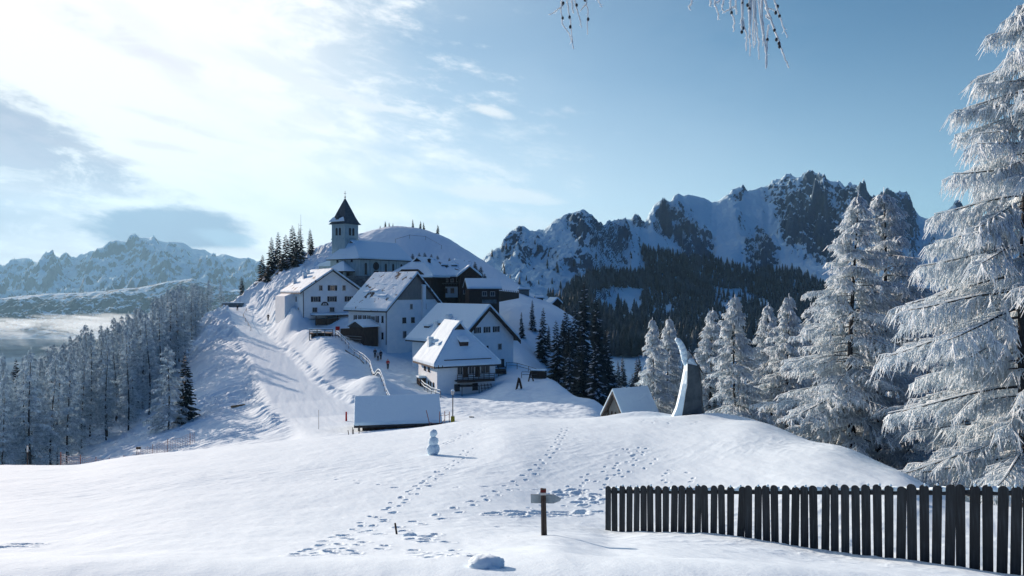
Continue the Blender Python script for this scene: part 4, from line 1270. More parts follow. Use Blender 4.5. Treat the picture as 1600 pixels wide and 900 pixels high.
# --- sheds near the knoll
S1 = House('snowed_in_shed', 'open wooden shed with huge blue-shadowed snow roof just beyond the knoll', 'shed', 566, 69.5, 11, 6.7, 5.0, -16.0, -12.55, -10.95, 'x', 'L', .75, wall=m_wood, snow_t=.26)
mb = MB(); mb.box((-.3, .2, .8), (.2, .2, 4.6)); S1.add('corner_post', mb, m_wood2)
mb = MB(); mb.tube((1.0, -.9, 1.2), (1.0, -.9, 2.45), .38, .38, 14); bb = mb.build('barrel', m_frame, None)
bb.matrix_world = S1.o.matrix_basis; tag(bb, 'white barrel in front of the snowed-in shed by its left post', 'barrel')
mb = MB(); mb.box((2.3, -.9, 1.9), (.7, .6, .9)); cc_ = mb.build('crate', m_wood2, None, bevel=.03); cc_.matrix_world = S1.o.matrix_basis; tag(cc_, 'grey crate in front of the snowed-in shed right of the barrel', 'crate')
mb = MB(); mb.box((3.1, -.95, 1.85), (.6, .5, 1.0)); cc_ = mb.build('crate', m_stone, None, bevel=.03); cc_.matrix_world = S1.o.matrix_basis; tag(cc_, 'dark crate rightmost of the things before the snowed-in shed', 'crate')
S2 = House('small_barn', 'small wooden barn with smooth snowy roof half sunk behind the knoll, left of the monument', 'shed', 978, 55.5, 28, 2.7, 2.5, -11.6, -9.85, -8.15, 'x', 'L', .36, wall=m_wood2, snow_t=.14)
mb = MB()
for k in range(5): mb.box((-.06, .3 + k * .48, .9), (.06, .09, 2.4))
S2.add('gable_battens', mb, m_wood)

# --- platform and railings in front of the guest house
vp = empty('viewing_platform', (PX(502, 141), 141, PZ(522, 141)), R(12), 'small dark timber platform on posts, snow on its rails, below the guest house', 'platform')
mb = MB(); mb.box((0, 0, .15), (4.4, 3.0, .2)); mb.build('floor', m_wood, vp)
mb = MB(); mb.box((0, 0, -.9), (3.6, 2.4, 2.0)); mb.build('understructure', m_wood, vp)
for k in range(4):
    mb = MB(); mb.box((-2.1 + 1.4 * k, -1.45, -.6), (.16, .16, 3.4)); mb.build('post', m_wood2, vp)
mb = MB(); mb.box((0, -1.45, .95), (4.4, .1, .14)); mb.box((0, -1.45, .6), (4.4, .08, .1)); mb.build('rail', m_wood2, vp)
mb = MB(); mb.box((0, -1.45, 1.08), (4.5, .2, .14)); mb.box((-.8, .2, .5), (1.6, 1.6, .5)); mb.build('snow_cap', m_rsnow, vp, bevel=.05)


def line_fence(name, pts, label, h=1.1, sp=2.0, rails=(.55, 1.0), mat=None, pr=.05, cap=False, group=None, cat='fence'):
    """post and rail fence along ground points (px, Y)"""
    P = [(PX(a, b_), b_) for a, b_ in pts]
    x0, y0 = P[0]
    r_ = empty(name, (x0, y0, Hh(x0, y0)), 0, label, cat, group)
    z00 = Hh(x0, y0)
    prev = None
    pl_ = []
    for (a, b_) in zip(P, P[1:]):
        l = math.hypot(b_[0] - a[0], b_[1] - a[1]); n = max(1, int(l / sp))
        for k in range(n): pl_.append((a[0] + (b_[0] - a[0]) * k / n, a[1] + (b_[1] - a[1]) * k / n))
    pl_.append(P[-1])
    for (x, y) in pl_:
        z = Hh(x, y) - z00
        mb = MB(); mb.tube((x - x0, y - y0, z - .4), (x - x0, y - y0, z + h), pr, n=6); mb.build('post', mat or m_wood, r_)
    for rz in rails:
        mb = MB()
        for (a, b_) in zip(pl_, pl_[1:]):
            mb.tube((a[0] - x0, a[1] - y0, Hh(*a) - z00 + rz), (b_[0] - x0, b_[1] - y0, Hh(*b_) - z00 + rz), pr * .8, n=5)
        mb.build('rail', mat or m_wood, r_)
        if cap:
            mb = MB()
            for (a, b_) in zip(pl_, pl_[1:]):
                mb.tube((a[0] - x0, a[1] - y0, Hh(*a) - z00 + rz + pr * 1.7), (b_[0] - x0, b_[1] - y0, Hh(*b_) - z00 + rz + pr * 1.7), pr * 1.3, n=5)
            mb.build('snow_cap', m_rsnow, r_)
    return r_


line_fence('road_railing', [(524, 141), (545, 133), (562, 128), (578, 122), (584, 112)], 'snow-capped railing along the road edge below the guest house', 1.1, 2.2, cap=True)
line_fence('path_railing', [(583, 112), (592, 104), (604, 96), (616, 90)], 'broken snow-crusted railing on the bright bank above the snowed-in shed', 1.0, 1.6, cap=True, mat=m_wood2)
line_fence('entrance_railing', [(655, 118), (663, 114), (674, 110), (688, 107)], 'railing beside the entrance side of the nearest white house', 1.0, 1.5, cap=True, mat=m_wood2)
line_fence('slope_railing', [(791, 128), (808, 126), (826, 124), (851, 121)], 'dark post and rail fence on the slope right of the gabled house', 1.0, 1.5)
line_fence('corral_railing', [(815, 117), (829, 116.5), (843, 116)], 'short lower railing in front of the slope railing, beside the wooden bin', .9, 1.3, cap=True)
line_fence('hilltop_railing', [(618, 222), (640, 228), (665, 232), (690, 230)], 'thin faint railing crossing the hill above the roofs', 1.2, 5.0, rails=(1.1,))
line_fence('crest_cable_fence', [(385, 196), (380, 186), (392, 168)], 'sparse thin posts along the right edge of the piste top', .9, 6, rails=(.7,))

# retaining wall under the road railing
rt = MB()
pp = [(541, 131.5), (550, 129), (560, 127), (570, 123.5)]
for (a, b_) in zip(pp, pp[1:]):
    xa, xb = PX(a[0], a[1]), PX(b_[0], b_[1]); za, zb_ = Hh(xa, a[1]), Hh(xb, b_[1])
    rt.prism([(xa, a[1] - 1.2, za - 2.2), (xb, b_[1] - 1.2, zb_ - 2.2), (xb, b_[1] - .9, zb_ + .15), (xa, a[1] - .9, za + .15)], (0, .5, 0))
o = rt.build('retaining_wall', m_stone, None); tag(o, 'dark rough retaining wall under the road railing', 'wall')

# wooden bin, ski rack
x, y = PX(842, 116), 116
bn = empty('wooden_bin', (x, y, Hh(x, y)), R(-20), 'dark slatted wooden bin on the shaded slope below the railings', 'bin')
mb = MB()
for k in range(4): mb.box((0, -.45, .15 + k * .3), (2.2, .08, .24)); mb.box((0, .45, .15 + k * .3), (2.2, .08, .24)); mb.box((-1.1, 0, .15 + k * .3), (.08, .9, .24)); mb.box((1.1, 0, .15 + k * .3), (.08, .9, .24))
mb.build('slats', m_wood, bn)
mb = MB(); mb.box((0, 0, 1.3), (2.4, 1.1, .2)); mb.build('snow_cap', m_rsnow, bn, bevel=.08)
for (px_, Y_, lb, n_) in ((812, 106, 'dark A-frame ski rack standing alone on the shaded slope', 3), (831, 113, 'dark A-frame rack beside the wooden bin', 2)):
    x, y = PX(px_, Y_), Y_
    sk = empty('ski_rack', (x, y, Hh(x, y)), R(20), lb, 'rack', 'A-frame racks on the slope')
    for k in range(n_):
        for sg in (-1, 1):
            mb = MB(); mb.tube((k * .22 - .2 + sg * .42, k * .3, -.1), (k * .22 - .2, k * .3, 1.7 - .1 * k), .06); mb.build('leg', m_wood, sk)
    mb = MB(); mb.tube((-.35, 0, .6), (.35, 0.5, .6), .05); mb.build('crossbar', m_wood, sk)

# --- top station of the piste
x, y = PX(350, 214), 214
tp_ = empty('piste_shelter', (x, y, PZ(477, 214)), 0, 'low dark shelter with slim posts at the upper end of the piste', 'shelter')
mb = MB(); mb.box((2.6, 0, 0), (5.6, 2, 1.3)); mb.build('wall', m_stone, tp_)
for k in range(5):
    mb = MB(); mb.tube((.2 + k * 1.15, -.5, .6), (.2 + k * 1.15, -.5, 3.4 - .3 * k), .07); mb.build('post', m_frame, tp_)
mb = MB(); mb.box((2.6, 0, .75), (5.7, 2.1, .2)); mb.build('snow_cap', m_rsnow, tp_)

# antenna mast
x, y = PX(470, 215), 215
z = Hh(x, y)
am = empty('antenna_mast', (x, y, z), 0, 'tall thin antenna mast rising out of the spruce clump left of the church', 'mast')
zt = PZ(335, 215) - z
mb = MB(); mb.tube((0, 0, 0), (0, 0, zt * .75), .14, .09, 6); mb.tube((0, 0, zt * .75), (0, 0, zt), .05, .03, 6); mb.build('pole', m_iron, am)
for k in range(3):
    mb = MB(); mb.box((0, 0, zt * (.60 + .09 * k)), (1.5 - .3 * k, .06, .08)); mb.build('crossarm', m_iron, am)
mb = MB(); mb.tube((-.6, 0, zt * .6), (-.6, 0, zt * .82), .04, n=5); mb.build('aerial', m_iron, am)

# lamp post with yellow pad
Yl = 71
x, y, z = PX(707.5, Yl), Yl, Hh(PX(707.5, Yl), Yl)
lp_ = empty('lamp_post', (x, y, z), 0, 'grey lamp post with snowy lamp head and a yellow crash pad round its foot', 'lamp post')
zt = PZ(617, Yl) - z
mb = MB(); mb.tube((0, 0, -.5), (0, 0, zt), .055, .045, 8); mb.build('pole', m_iron, lp_)
mb = MB(); mb.tube((0, 0, zt), (0, 0, zt + .38), .12, .19, 10); lh = mb.build('lamp_head', m_frame, lp_)
mb = MB(); mb.tube((0, 0, zt + .38), (0, 0, zt + .5), .2, .1, 10); mb.build('snow_cap', m_rsnow, lh)
m_yel = noisy('yellow_padding', (0.50, 0.38, 0.03), (0.42, 0.32, 0.03), 4)
mb = MB(); mb.box((0, -.02, .32), (.36, .3, .75)); mb.build('crash_pad', m_yel, lp_, bevel=.05)

m_red = noisy('red_fabric', (0.45, 0.02, 0.025), (0.36, 0.02, 0.02), 5)
m_orange = noisy('orange_stake', (0.30, 0.10, 0.07), (0.22, 0.09, 0.07), 5)
# orange stakes beside the shed
sf = empty('stake_fence', (PX(684, 68), 68, Hh(PX(684, 68), 68)), 0, 'four thin orange stakes with slack cords between the shed and the lamp post', 'fence')
tops = [(666, 641, 674, 668), (687, 643, 687, 668), (695, 642, 695, 667), (702, 643, 702, 665)]
for (a, b_, c_, d_) in tops:
    mb = MB(); mb.tube((PX(c_, 68) - PX(684, 68), 0, PZ(d_ + 6, 68) - sf.location.z), (PX(a, 68) - PX(684, 68), 0, PZ(b_, 68) - sf.location.z), .035, n=6); mb.build('stake', m_orange, sf)
mb = MB()
for (a, b_, c_, d_) in ((672, 660, 687, 665), (687, 665, 695, 655), (687, 650, 695, 648), (695, 650, 702, 647)):
    mb.tube((PX(a, 68) - PX(684, 68), 0, PZ(b_, 68) - sf.location.z), (PX(c_, 68) - PX(684, 68), 0, PZ(d_, 68) - sf.location.z), .02, n=5)
mb.build('cord', m_orange, sf)


def stake(name, px, Y, h, label, mat=None, r_=.05, lean=0.0, cat='stake', group=None):
    x, y = PX(px, Y), Y
    mb = MB(); mb.tube((0, 0, -.4), (lean * h, 0, h), r_, r_ * .8, 8)
    o = mb.build(name, mat or m_wood, None); o.location = (x, y, Hh(x, y)); tag(o, label, cat, group)
    return o


stake('padded_post', 541, 80, 1.0, 'red padded post at the foot of the bright ploughed bank', m_red, .11, cat='post')
for k, (px_, h_, l_) in enumerate(((546, .45, -.3), (550, .7, .1), (553, .5, -.1), (560, .85, .15))):
    stake('short_stake', px_, 66, h_, ('leftmost', 'second', 'third', 'tallest and rightmost')[k] + ' of the short dark stakes left of the snowed-in shed', r_=.04, lean=l_, group='short stakes left of the shed')
stake('marker_pole', 498, 73, 1.9, 'thin bare marker pole at the bottom of the piste', m_wood2, .025, cat='pole')
stake('marker_pole', 651, 92, 1.3, 'short dark leaning pole above the right corner of the snowed-in shed', m_wood, .09, .15, cat='pole')
x, y = PX(43, 56), 56
mp = empty('marker_post', (x, y, Hh(x, y)), 0, 'post with pale band standing before the left wood near the left edge', 'post')
mb = MB(); mb.tube((0, 0, -.5), (0, 0, 1.3), .05, n=8); mb.build('post', m_wood, mp)
mb = MB(); mb.tube((0, 0, 1.3), (0, 0, 1.75), .06, n=8); mb.build('pale_band', m_frame, mp)
x, y = PX(209, 57), 57
wg = empty('snow_gauge', (x, y, Hh(x, y)), 0, 'thin leaning pole with a small dark plate at the crest below the left wood', 'pole')
mb = MB(); mb.tube((0, 0, -.6), (.28, 0, .75), .02, n=6); mb.build('pole', m_wood, wg)
mb = MB(); mb.box((.36, 0, .80), (.36, .05, .18), 0); mb.build('plate', m_wood, wg)
x, y = PX(372, 103), 103
mb = MB(); mb.box((0, 0, .08), (1.9, .3, .28), 0, .1); o = mb.build('plank', noisy('ochre_plank', (0.18, 0.15, 0.09), (0.12, 0.10, 0.07), 4), None, bevel=.03); o.location = (x, y, Hh(x, y) + .05); o.rotation_euler = (0, -.12, 0); tag(o, 'ochre plank lying on the scraped slope left of the piste', 'plank')
x, y = PX(737, 76), 76
mb = MB(); mb.box((0, 0, .02), (.5, .12, .1), 0, -.3); o = mb.build('plank', m_wood2, None); o.location = (x, y, Hh(x, y) + .03); tag(o, 'small dark plank end in the snow right of the lamp post', 'plank')

# red sign on the road above
x, y = PX(527.5, 139), 139
rs_ = empty('road_sign', (x, y, PZ(524, 139)), R(5), 'small red banner on the shaded terrace below the guest house canopy', 'sign')
mb = MB(); mb.box((0, 0, 1.3), (.8, .05, .75)); mb.build('panel', m_red, rs_)
for sg in (-1, 1):
    mb = MB(); mb.tube((sg * .38, 0.05, -1.2), (sg * .38, 0.05, 1.6), .03, n=6); mb.build('post', m_iron, rs_)

# safety netting at the foot of the left slope
def netting(name, pts, label, h=1.3):
    P = []
    for (px_, Y_) in pts: P.append((PX(px_, Y_), Y_))
    dense = []
    for (a, b_) in zip(P, P[1:]):
        l = math.hypot(b_[0] - a[0], b_[1] - a[1]); n = max(1, int(l / .35))
        for k in range(n): dense.append((a[0] + (b_[0] - a[0]) * k / n, a[1] + (b_[1] - a[1]) * k / n))
    x0, y0 = P[0]; z00 = Hh(x0, y0)
    r_ = empty(name, (x0, y0, z00), 0, label, 'netting')
    st = Sticks()
    zz = [Hh(*q) - z00 for q in dense]
    rows = 7
    for j in range(rows):
        hh_ = .12 + (h - .15) * j / (rows - 1)
        for k in range(len(dense) - 1):
            sag = .10 * math.sin(k * .45) ** 2
            st.add((dense[k][0] - x0, dense[k][1] - y0, zz[k] + hh_ - sag), (dense[k + 1][0] - x0, dense[k + 1][1] - y0, zz[k + 1] + hh_ - sag), .028, .028)
    for k in range(0, len(dense)):
        st.add((dense[k][0] - x0, dense[k][1] - y0, zz[k]), (dense[k][0] - x0, dense[k][1] - y0, zz[k] + h - .15), .022, .022)
    me = st.mesh('net', 3); me.materials.append(m_net); o = bpy.data.objects.new('net', me); COL.objects.link(o); o.parent = r_
    for k in range(0, len(dense), 9):
        mb = MB(); mb.tube((dense[k][0] - x0, dense[k][1] - y0, zz[k] - .3), (dense[k][0] - x0, dense[k][1] - y0, zz[k] + h + .1), .035, n=6); mb.build('post', m_orange, r_)


m_net = noisy('faded_netting', (0.42, 0.40, 0.46), (0.34, 0.34, 0.40), 1.0)
netting('safety_net', [(95, 57.5), (135, 62), (175, 68), (225, 75), (262, 80), (308, 84)], 'long faded safety net along the foot of the left wood')

# --- monument on the knoll
YM = 45.2
xm = PX(1078, YM); zm = Hh(xm, YM)
mo = empty('monument', (xm, YM, zm), 0, 'tall tapering stone monument with a curved snow-plastered top, standing on the knoll crest', 'monument')
m_granite = noisy('dark_granite', (0.05, 0.075, 0.095), (0.085, 0.115, 0.14), 1.5, bump=.02)


def mp_(px_, py_, dy=0.0): return (PX(px_, YM) - xm, dy, PZ(py_, YM) - zm)


mb = MB()
front = [mp_(1063, 666), mp_(1098, 666), mp_(1095, 610), mp_(1091, 572), mp_(1074, 568.5), mp_(1074.5, 598), mp_(1069, 630)]
mb.prism(front, (.35, 1.0, 0)); mb.build('slab', m_granite, mo, bevel=.03)
mb = MB()
cols = []
for (pr_, py_, pl2) in ((1063, 662, 1049), (1067, 640, 1059), (1070, 620, 1064), (1073, 600, 1068), (1074, 580, 1072), (1074, 569, 1073)):
    cols.append((mp_(pr_, py_, -.02), mp_(pl2, py_, .25), mp_(pl2 + 2, py_, 1.0), mp_(pr_ + 6, py_, .9)))
for a, b_ in zip(cols, cols[1:]):
    for i in range(4): mb.poly([a[i], a[(i + 1) % 4], b_[(i + 1) % 4], b_[i]])
mb.poly(cols[-1]); mb.poly(cols[0][::-1])
mb.build('snow_flank', m_rsnow, mo, smooth_=True)
fg = MB()
cv = [(1073, 572, .08), (1071.5, 563, .17), (1071, 554, .22), (1069, 546, .21), (1066, 539, .19), (1062, 533, .17), (1058, 530, .10)]
for (a, b_) in zip(cv, cv[1:]):
    fg.tube(mp_(a[0], a[1], .4), mp_(b_[0], b_[1], .4), a[2], b_[2], 12)
fo = fg.build('curved_figure', m_rsnow, mo, smooth_=True)
rod = MB(); cv = [(1073, 545), (1080, 549), (1086, 557), (1090, 566), (1097, 577), (1101, 584)]
for (a, b_) in zip(cv, cv[1:]): rod.tube(mp_(*a, .5), mp_(*b_, .5), .035, n=6)
rod.build('arched_rod', m_iron, mo)
mb = MB(); mb.prism([mp_(1074, 569, .1), mp_(1091, 573, .1), mp_(1083, 566, .1), mp_(1077, 561, .1)], (.3, .8, 0)); mb.build('snow_wedge', m_rsnow, mo)

# --- snowman
Ys = hit(677, 711)
xs, zs = PX(677, Ys), Hh(PX(677, Ys), Ys)
pxm = Ys / F
sm_ = empty('snowman', (xs, Ys, zs), 0, 'small snowman of three lumpy balls standing on the open near slope', 'snowman')
ICs = ico(4)
for (nm, rad, zc_, sd_) in (('lower_ball', 10.5, 8, 1), ('middle_ball', 8.2, 21, 4), ('head', 6.4, 33.5, 7)):
    v = ICs[0] * 1.0
    n_ = fbm(v[:, 0] * 1.6 + sd_, v[:, 1] * 1.6 + v[:, 2] * 1.3, 4, .5)
    v = v * (1 + .12 * n_)[:, None] * rad * pxm * np.array([1, 1, .92]) + np.array([0, 0, zc_ * pxm])
    me = mesh_np(nm, v, ICs[1]); smooth(me); link(nm, me, m_snow, parent=sm_)

# --- signpost
Yp = hit(851, 838)
xp, zp = PX(851, Yp), Hh(PX(851, Yp), Yp)
sg_ = empty('signpost', (xp, Yp, zp), R(-3), 'dark square trail post with pale arrow board and red-white mark, left of the picket fence', 'signpost')
u_ = Yp / F
mb = MB()
mb.prism([(-.045 + .00, -.045, -.4), (.045, -.045, -.4), (.015 + .0, -.045, 72 * u_), (-.055, -.045, 73 * u_)], (0, .09, 0)); mb.build('post', m_wood, sg_, bevel=.006)
mb = MB(); mb.box((-.020, 0, 66 * u_), (.082, .1, .035)); mb.build('white_band', m_frame, sg_)
mb = MB(); mb.box((-.020, 0, 70 * u_), (.084, .102, .035)); mb.build('red_band', noisy('dull_red', (.12, .02, .02), (.09, .02, .02)), sg_)
mb = MB(); mb.prism([(-22 * u_, .06, 62 * u_), (-22 * u_, .06, 48 * u_), (14 * u_, .06, 48 * u_), (24 * u_, .06, 52 * u_), (26 * u_, .06, 56 * u_), (14 * u_, .06, 62 * u_)], (0, .025, 0)); mb.build('arrow_board', noisy('frosted_board', (.33, .39, .42), (.22, .28, .32), 9), sg_, bevel=.004)

# --- trampled things in the near snow
Yk = hit(622, 835)
o = stake('broken_stick', 626, Yk, .17, 'short dark stick poking out of the trampled snow', r_=.018, lean=-.5)
for (px_, py_, rx, ry, rz, lb) in ((758, 884, .125, .12, .055, 'round heap of shovelled snow at the bottom edge of the picture'), (640, 838, .10, .09, .035, 'small clod of snow beside the dark stick')):
    Yh = hit(px_, py_); v = ICs[0].copy()
    n_ = fbm(v[:, 0] * 1.4 + px_, v[:, 1] * 1.4 + v[:, 2], 5, .55)
    v = v * (1 + .30 * n_ + .08 * fbm(v[:, 0] * 7, v[:, 1] * 7 + v[:, 2] * 5, 3))[:, None] * np.array([rx, ry, rz])
    me = mesh_np('snow_heap', v, ICs[1]); smooth(me); o = link('snow_heap', me, m_snow, label=lb, cat='snow heap'); o.location = (PX(px_, Yh), Yh, Hh(PX(px_, Yh), Yh) + rz * .25)

# --- picket fence
FA, FB = np.array([2.05, 15.7]), np.array([7.62, 10.9])
NP_ = 44
m_picket, t, b = new_mat('black_stained_wood', (0.010, 0.013, 0.018), 0.6, 0.35)
tcn = t.node('ShaderNodeTexCoord'); mpn = t.node('ShaderNodeMapping'); mpn.inputs['Scale'].default_value = (30, 30, 2)
t.l.new(tcn.outputs['Object'], mpn.inputs[0]); nn = t.noise(mpn.outputs[0], 1.0, 5, .6)
oi = t.node('ShaderNodeObjectInfo')
t.l.new(t.mix(t.math('ADD', t.smooth(nn, .4, .75), t.math('MULTIPLY', t.math('SUBTRACT', oi.outputs['Random'], .4), .6), clamp=True), (0.005, 0.009, 0.014), (0.028, 0.038, 0.048)), b.inputs['Base Color'])
pf = empty('picket_fence', (FA[0], FA[1], Hh(*FA)), 0, 'black picket fence with rounded tops running across the right foreground', 'fence')
zf0 = Hh(*FA)
dv = FB - FA; fl = np.linalg.norm(dv); dn_ = dv / fl; ang = math.atan2(dn_[1], dn_[0])
g = random.Random(3)
ztop = lambda t_: (PZ(759, 15.7) * (1 - t_) + PZ(757, 10.9) * t_)
for k in range(NP_):
    t_ = k / (NP_ - 1) + (g.uniform(-.05, .05) / NP_)
    p = FA + dv * t_
    zt = ztop(t_) + g.uniform(-.02, .015) - zf0
    zb = Hh(*p) - zf0 - .35
    w_ = .137 * g.uniform(.95, 1.05); th = .02
    prof = [(-w_ / 2, zb), (w_ / 2, zb), (w_ / 2, zt - w_ * .45)] + [(w_ / 2 * math.cos(a_), zt - w_ * .45 + w_ * .45 * math.sin(a_)) for a_ in np.linspace(.35, math.pi - .35, 7)] + [(-w_ / 2, zt - w_ * .45)]
    c_, s_ = math.cos(ang), math.sin(ang)
    lean = g.uniform(-.018, .018) + (.03 if k == 17 else 0)
    mb = MB(); mb.prism([((u_ + lean * (z_ - zb)) * c_, (u_ + lean * (z_ - zb)) * s_, z_) for u_, z_ in prof], (s_ * th, -c_ * th, 0))
    o = mb.build('picket', m_picket, pf, bevel=.006); o.location = (p[0] - FA[0], p[1] - FA[1], 0)
    if g.random() < .5:
        sc_ = MB(); sc_.tube((u_ := 0, 0, 0), (c_ * .03, s_ * .03, .0), .026, .020, 8)
        so = sc_.build('snow_cap', m_rsnow, o, smooth_=True); so.location = (g.uniform(-.02, .02) * c_ + s_ * .01, 0, zt - .002)
for (dz, nm) in ((-.13, 'upper_rail'),):
    mb = MB(); a0 = (FA[0] - FA[0] - s_ * .04, .04, ztop(0) - zf0 + dz); a1 = (dv[0], dv[1] + .04, ztop(1) - zf0 + dz)
    mb.tube(a0, a1, .045, n=10); rl = mb.build(nm, m_picket, pf)
    mb = MB()
    for k in range(40):
        q0, q1 = k / 40, (k + 1) / 40
        P0_ = [a0[i] + (a1[i] - a0[i]) * q0 for i in range(3)]; P1_ = [a0[i] + (a1[i] - a0[i]) * q1 for i in range(3)]
        h0 = .035 * (1 + .5 * math.sin(k * 1.7)); h1 = .035 * (1 + .5 * math.sin((k + 1) * 1.7))
        mb.tube((P0_[0], P0_[1], P0_[2] + .045), (P1_[0], P1_[1], P1_[2] + .045), h0, h1, 8)
    mb.build('rail_snow', m_rsnow, rl, smooth_=True)


# --- people
def person(px, Y, label, jacket, trousers, walk=0.25, face=0.0, h=1.75, group=None, basepy=None):
    x, y = PX(px, Y), Y
    z = Hh(x, y)
    r_ = empty('person', (x, y, z), face, label, 'person', group)
    k = h / 1.75

    def skin(name, vs, es, rs, mat):
        me = bpy.data.meshes.new(name); me.from_pydata([tuple(c_ * k for c_ in v) for v in vs], es, [])
        me.materials.append(mat)
        o = bpy.data.objects.new(name, me); COL.objects.link(o); o.parent = r_
        o.modifiers.new('skin', 'SKIN'); sl = me.skin_vertices[0].data
        for i, rr_ in enumerate(rs): sl[i].radius = (rr_ * k, rr_ * k); sl[i].use_root = (i == 0)
        sb = o.modifiers.new('sub', 'SUBSURF'); sb.levels = 1; sb.render_levels = 1
        return o
    w = walk
    body = [(0, 0, .95), (0, 0, 1.15), (0, 0, 1.38), (0, 0, 1.50), (0, -.02, 1.60), (0, -.02, 1.70),
            (.2, 0, 1.40), (.27, w * .4, 1.15), (.28, w * .2 - .12, .95), (-.2, 0, 1.40), (-.27, -w * .4, 1.15), (-.28, -w * .2 - .12, .95),
            (.1, 0, .90), (.11, w * .5 - .04, .50), (.11, w, .08), (.11, w - .16, .04), (-.1, 0, .90), (-.11, -w * .5 - .04, .50), (-.11, -w, .08), (-.11, -w - .16, .04)]
    ed = [(0, 1), (1, 2), (2, 3), (3, 4), (4, 5), (2, 6), (6, 7), (7, 8), (2, 9), (9, 10), (10, 11), (0, 12), (12, 13), (13, 14), (14, 15), (0, 16), (16, 17), (17, 18), (18, 19)]
    rs = [.12, .12, .13, .06, .09, .08, .07, .05, .04, .07, .05, .04, .09, .07, .05, .045, .09, .07, .05, .045]
    skin('body', body, ed, rs, m_skin)
    skin('jacket', [(0, 0, .86), (0, 0, 1.15), (0, 0, 1.40), (.2, 0, 1.40), (.27, w * .4, 1.15), (.28, w * .2 - .10, .99), (-.2, 0, 1.40), (-.27, -w * .4, 1.15), (-.28, -w * .2 - .10, .99)],
         [(0, 1), (1, 2), (2, 3), (3, 4), (4, 5), (2, 6), (6, 7), (7, 8)], [.16, .165, .15, .09, .07, .06, .09, .07, .06], jacket)
    skin('trousers', [(0, 0, .95), (.1, 0, .86), (.11, w * .5 - .04, .50), (.11, w, .1), (-.1, 0, .86), (-.11, -w * .5 - .04, .50), (-.11, -w, .1)], [(0, 1), (1, 2), (2, 3), (0, 4), (4, 5), (5, 6)], [.15, .115, .09, .08, .115, .09, .08], trousers)
    skin('hat', [(0, 0, 1.67), (0, 0, 1.76)], [(0, 1)], [.11, .075], jacket)
    return r_


m_skin = noisy('skin', (.42, .26, .2), (.4, .25, .19))
m_navy = noisy('dark_cloth', (.012, .016, .03), (.02, .025, .04), 8)
m_pale = noisy('pale_cloth', (.42, .45, .5), (.35, .38, .42), 8)
person(606, 125, 'person in a red jacket and dark trousers walking on the village road', m_red, m_navy, .22, .3)
person(586, 133, 'person in dark clothes, leftmost of the group of three on the road', m_navy, m_navy, .12, .1)
person(590.5, 132, 'person in a pale jacket in the middle of the group of three on the road', m_pale, m_navy, .1, 2.8, h=1.6)
person(595, 133, 'person in dark clothes, rightmost of the group of three on the road', m_navy, m_navy, .16, .5)
person(371, 196, 'lone dark-clothed person at the top of the groomed piste', m_navy, m_navy, .15, .2)
person(419, 176, 'dark-clothed person standing on the snowy bank left of the guest house', m_navy, m_navy, .05, .4)

# ------------------------------------------------------------------ trees
m_bark, t, b = new_mat('larch_bark', (0.055, 0.05, 0.05), 0.95, 0.1)
geo = t.node('ShaderNodeTexCoord')
nz = t.noise(geo.outputs['Object'], 6.0, 5, 0.7)
t.l.new(t.mix(nz, (0.02, 0.025, 0.032), (0.07, 0.075, 0.08)), b.inputs['Base Color'])


def frost_mat(name, c1, c2, trans=0.25, scale=3.0):
    m, t, b = new_mat(name, c1, 0.8, 0.2)
    tc = t.node('ShaderNodeTexCoord')
    n = t.noise(tc.outputs['Object'], scale, 3, 0.7)
    col = t.mix(t.smooth(n, 0.38, 0.6), c2, c1)
    t.l.new(col, b.inputs['Base Color'])
    tr = t.node('ShaderNodeBsdfTranslucent'); t.l.new(col, tr.inputs[0])
    mx = t.node('ShaderNodeMixShader'); mx.inputs[0].default_value = trans
    t.l.new(b.outputs[0], mx.inputs[1]); t.l.new(tr.outputs[0], mx.inputs[2])
    t.l.new(mx.outputs[0], t.n['Material Output'].inputs[0])
    return m


m_frost = frost_mat('hoar_frost_twigs', (0.86, 0.95, 1.0), (0.74, 0.85, 0.92), 0.48)
m_frost2 = frost_mat('thin_frost_twigs', (0.76, 0.90, 0.98), (0.36, 0.50, 0.60), 0.45, 1.2)
m_needle = frost_mat('dark_spruce_needles', (0.014, 0.028, 0.032), (0.028, 0.05, 0.05), 0.0, 2.0)
m_bough_snow = frost_mat('snow_on_boughs', (0.72, 0.79, 0.86), (0.55, 0.65, 0.74), 0.1, 2.0)


CROWN_MI = {}; SPRUCE_MI = {}


def taper_trunk(H, r, rg, lean=0.0, seg=9):
    pts = []
    for k in range(seg + 1):
        t_ = k / seg
        pts.append((lean * t_ * t_ * H + 0.012 * H * math.sin(t_ * 5 + lean * 9), 0.008 * H * math.cos(t_ * 4.3 + lean * 5), -0.8 + (H + 0.8) * t_))
    s = Sticks()
    for k in range(seg):
        ra = r * (1 - (k / seg) * 0.94); rb = r * (1 - ((k + 1) / seg) * 0.94)
        s.add(pts[k], pts[k + 1], ra, rb)
    return s, pts


def at_pts(pts, t_):
    x = t_ * (len(pts) - 1); k = min(int(x), len(pts) - 2); f = x - k
    return np.array(pts[k]) * (1 - f) + np.array(pts[k + 1]) * f


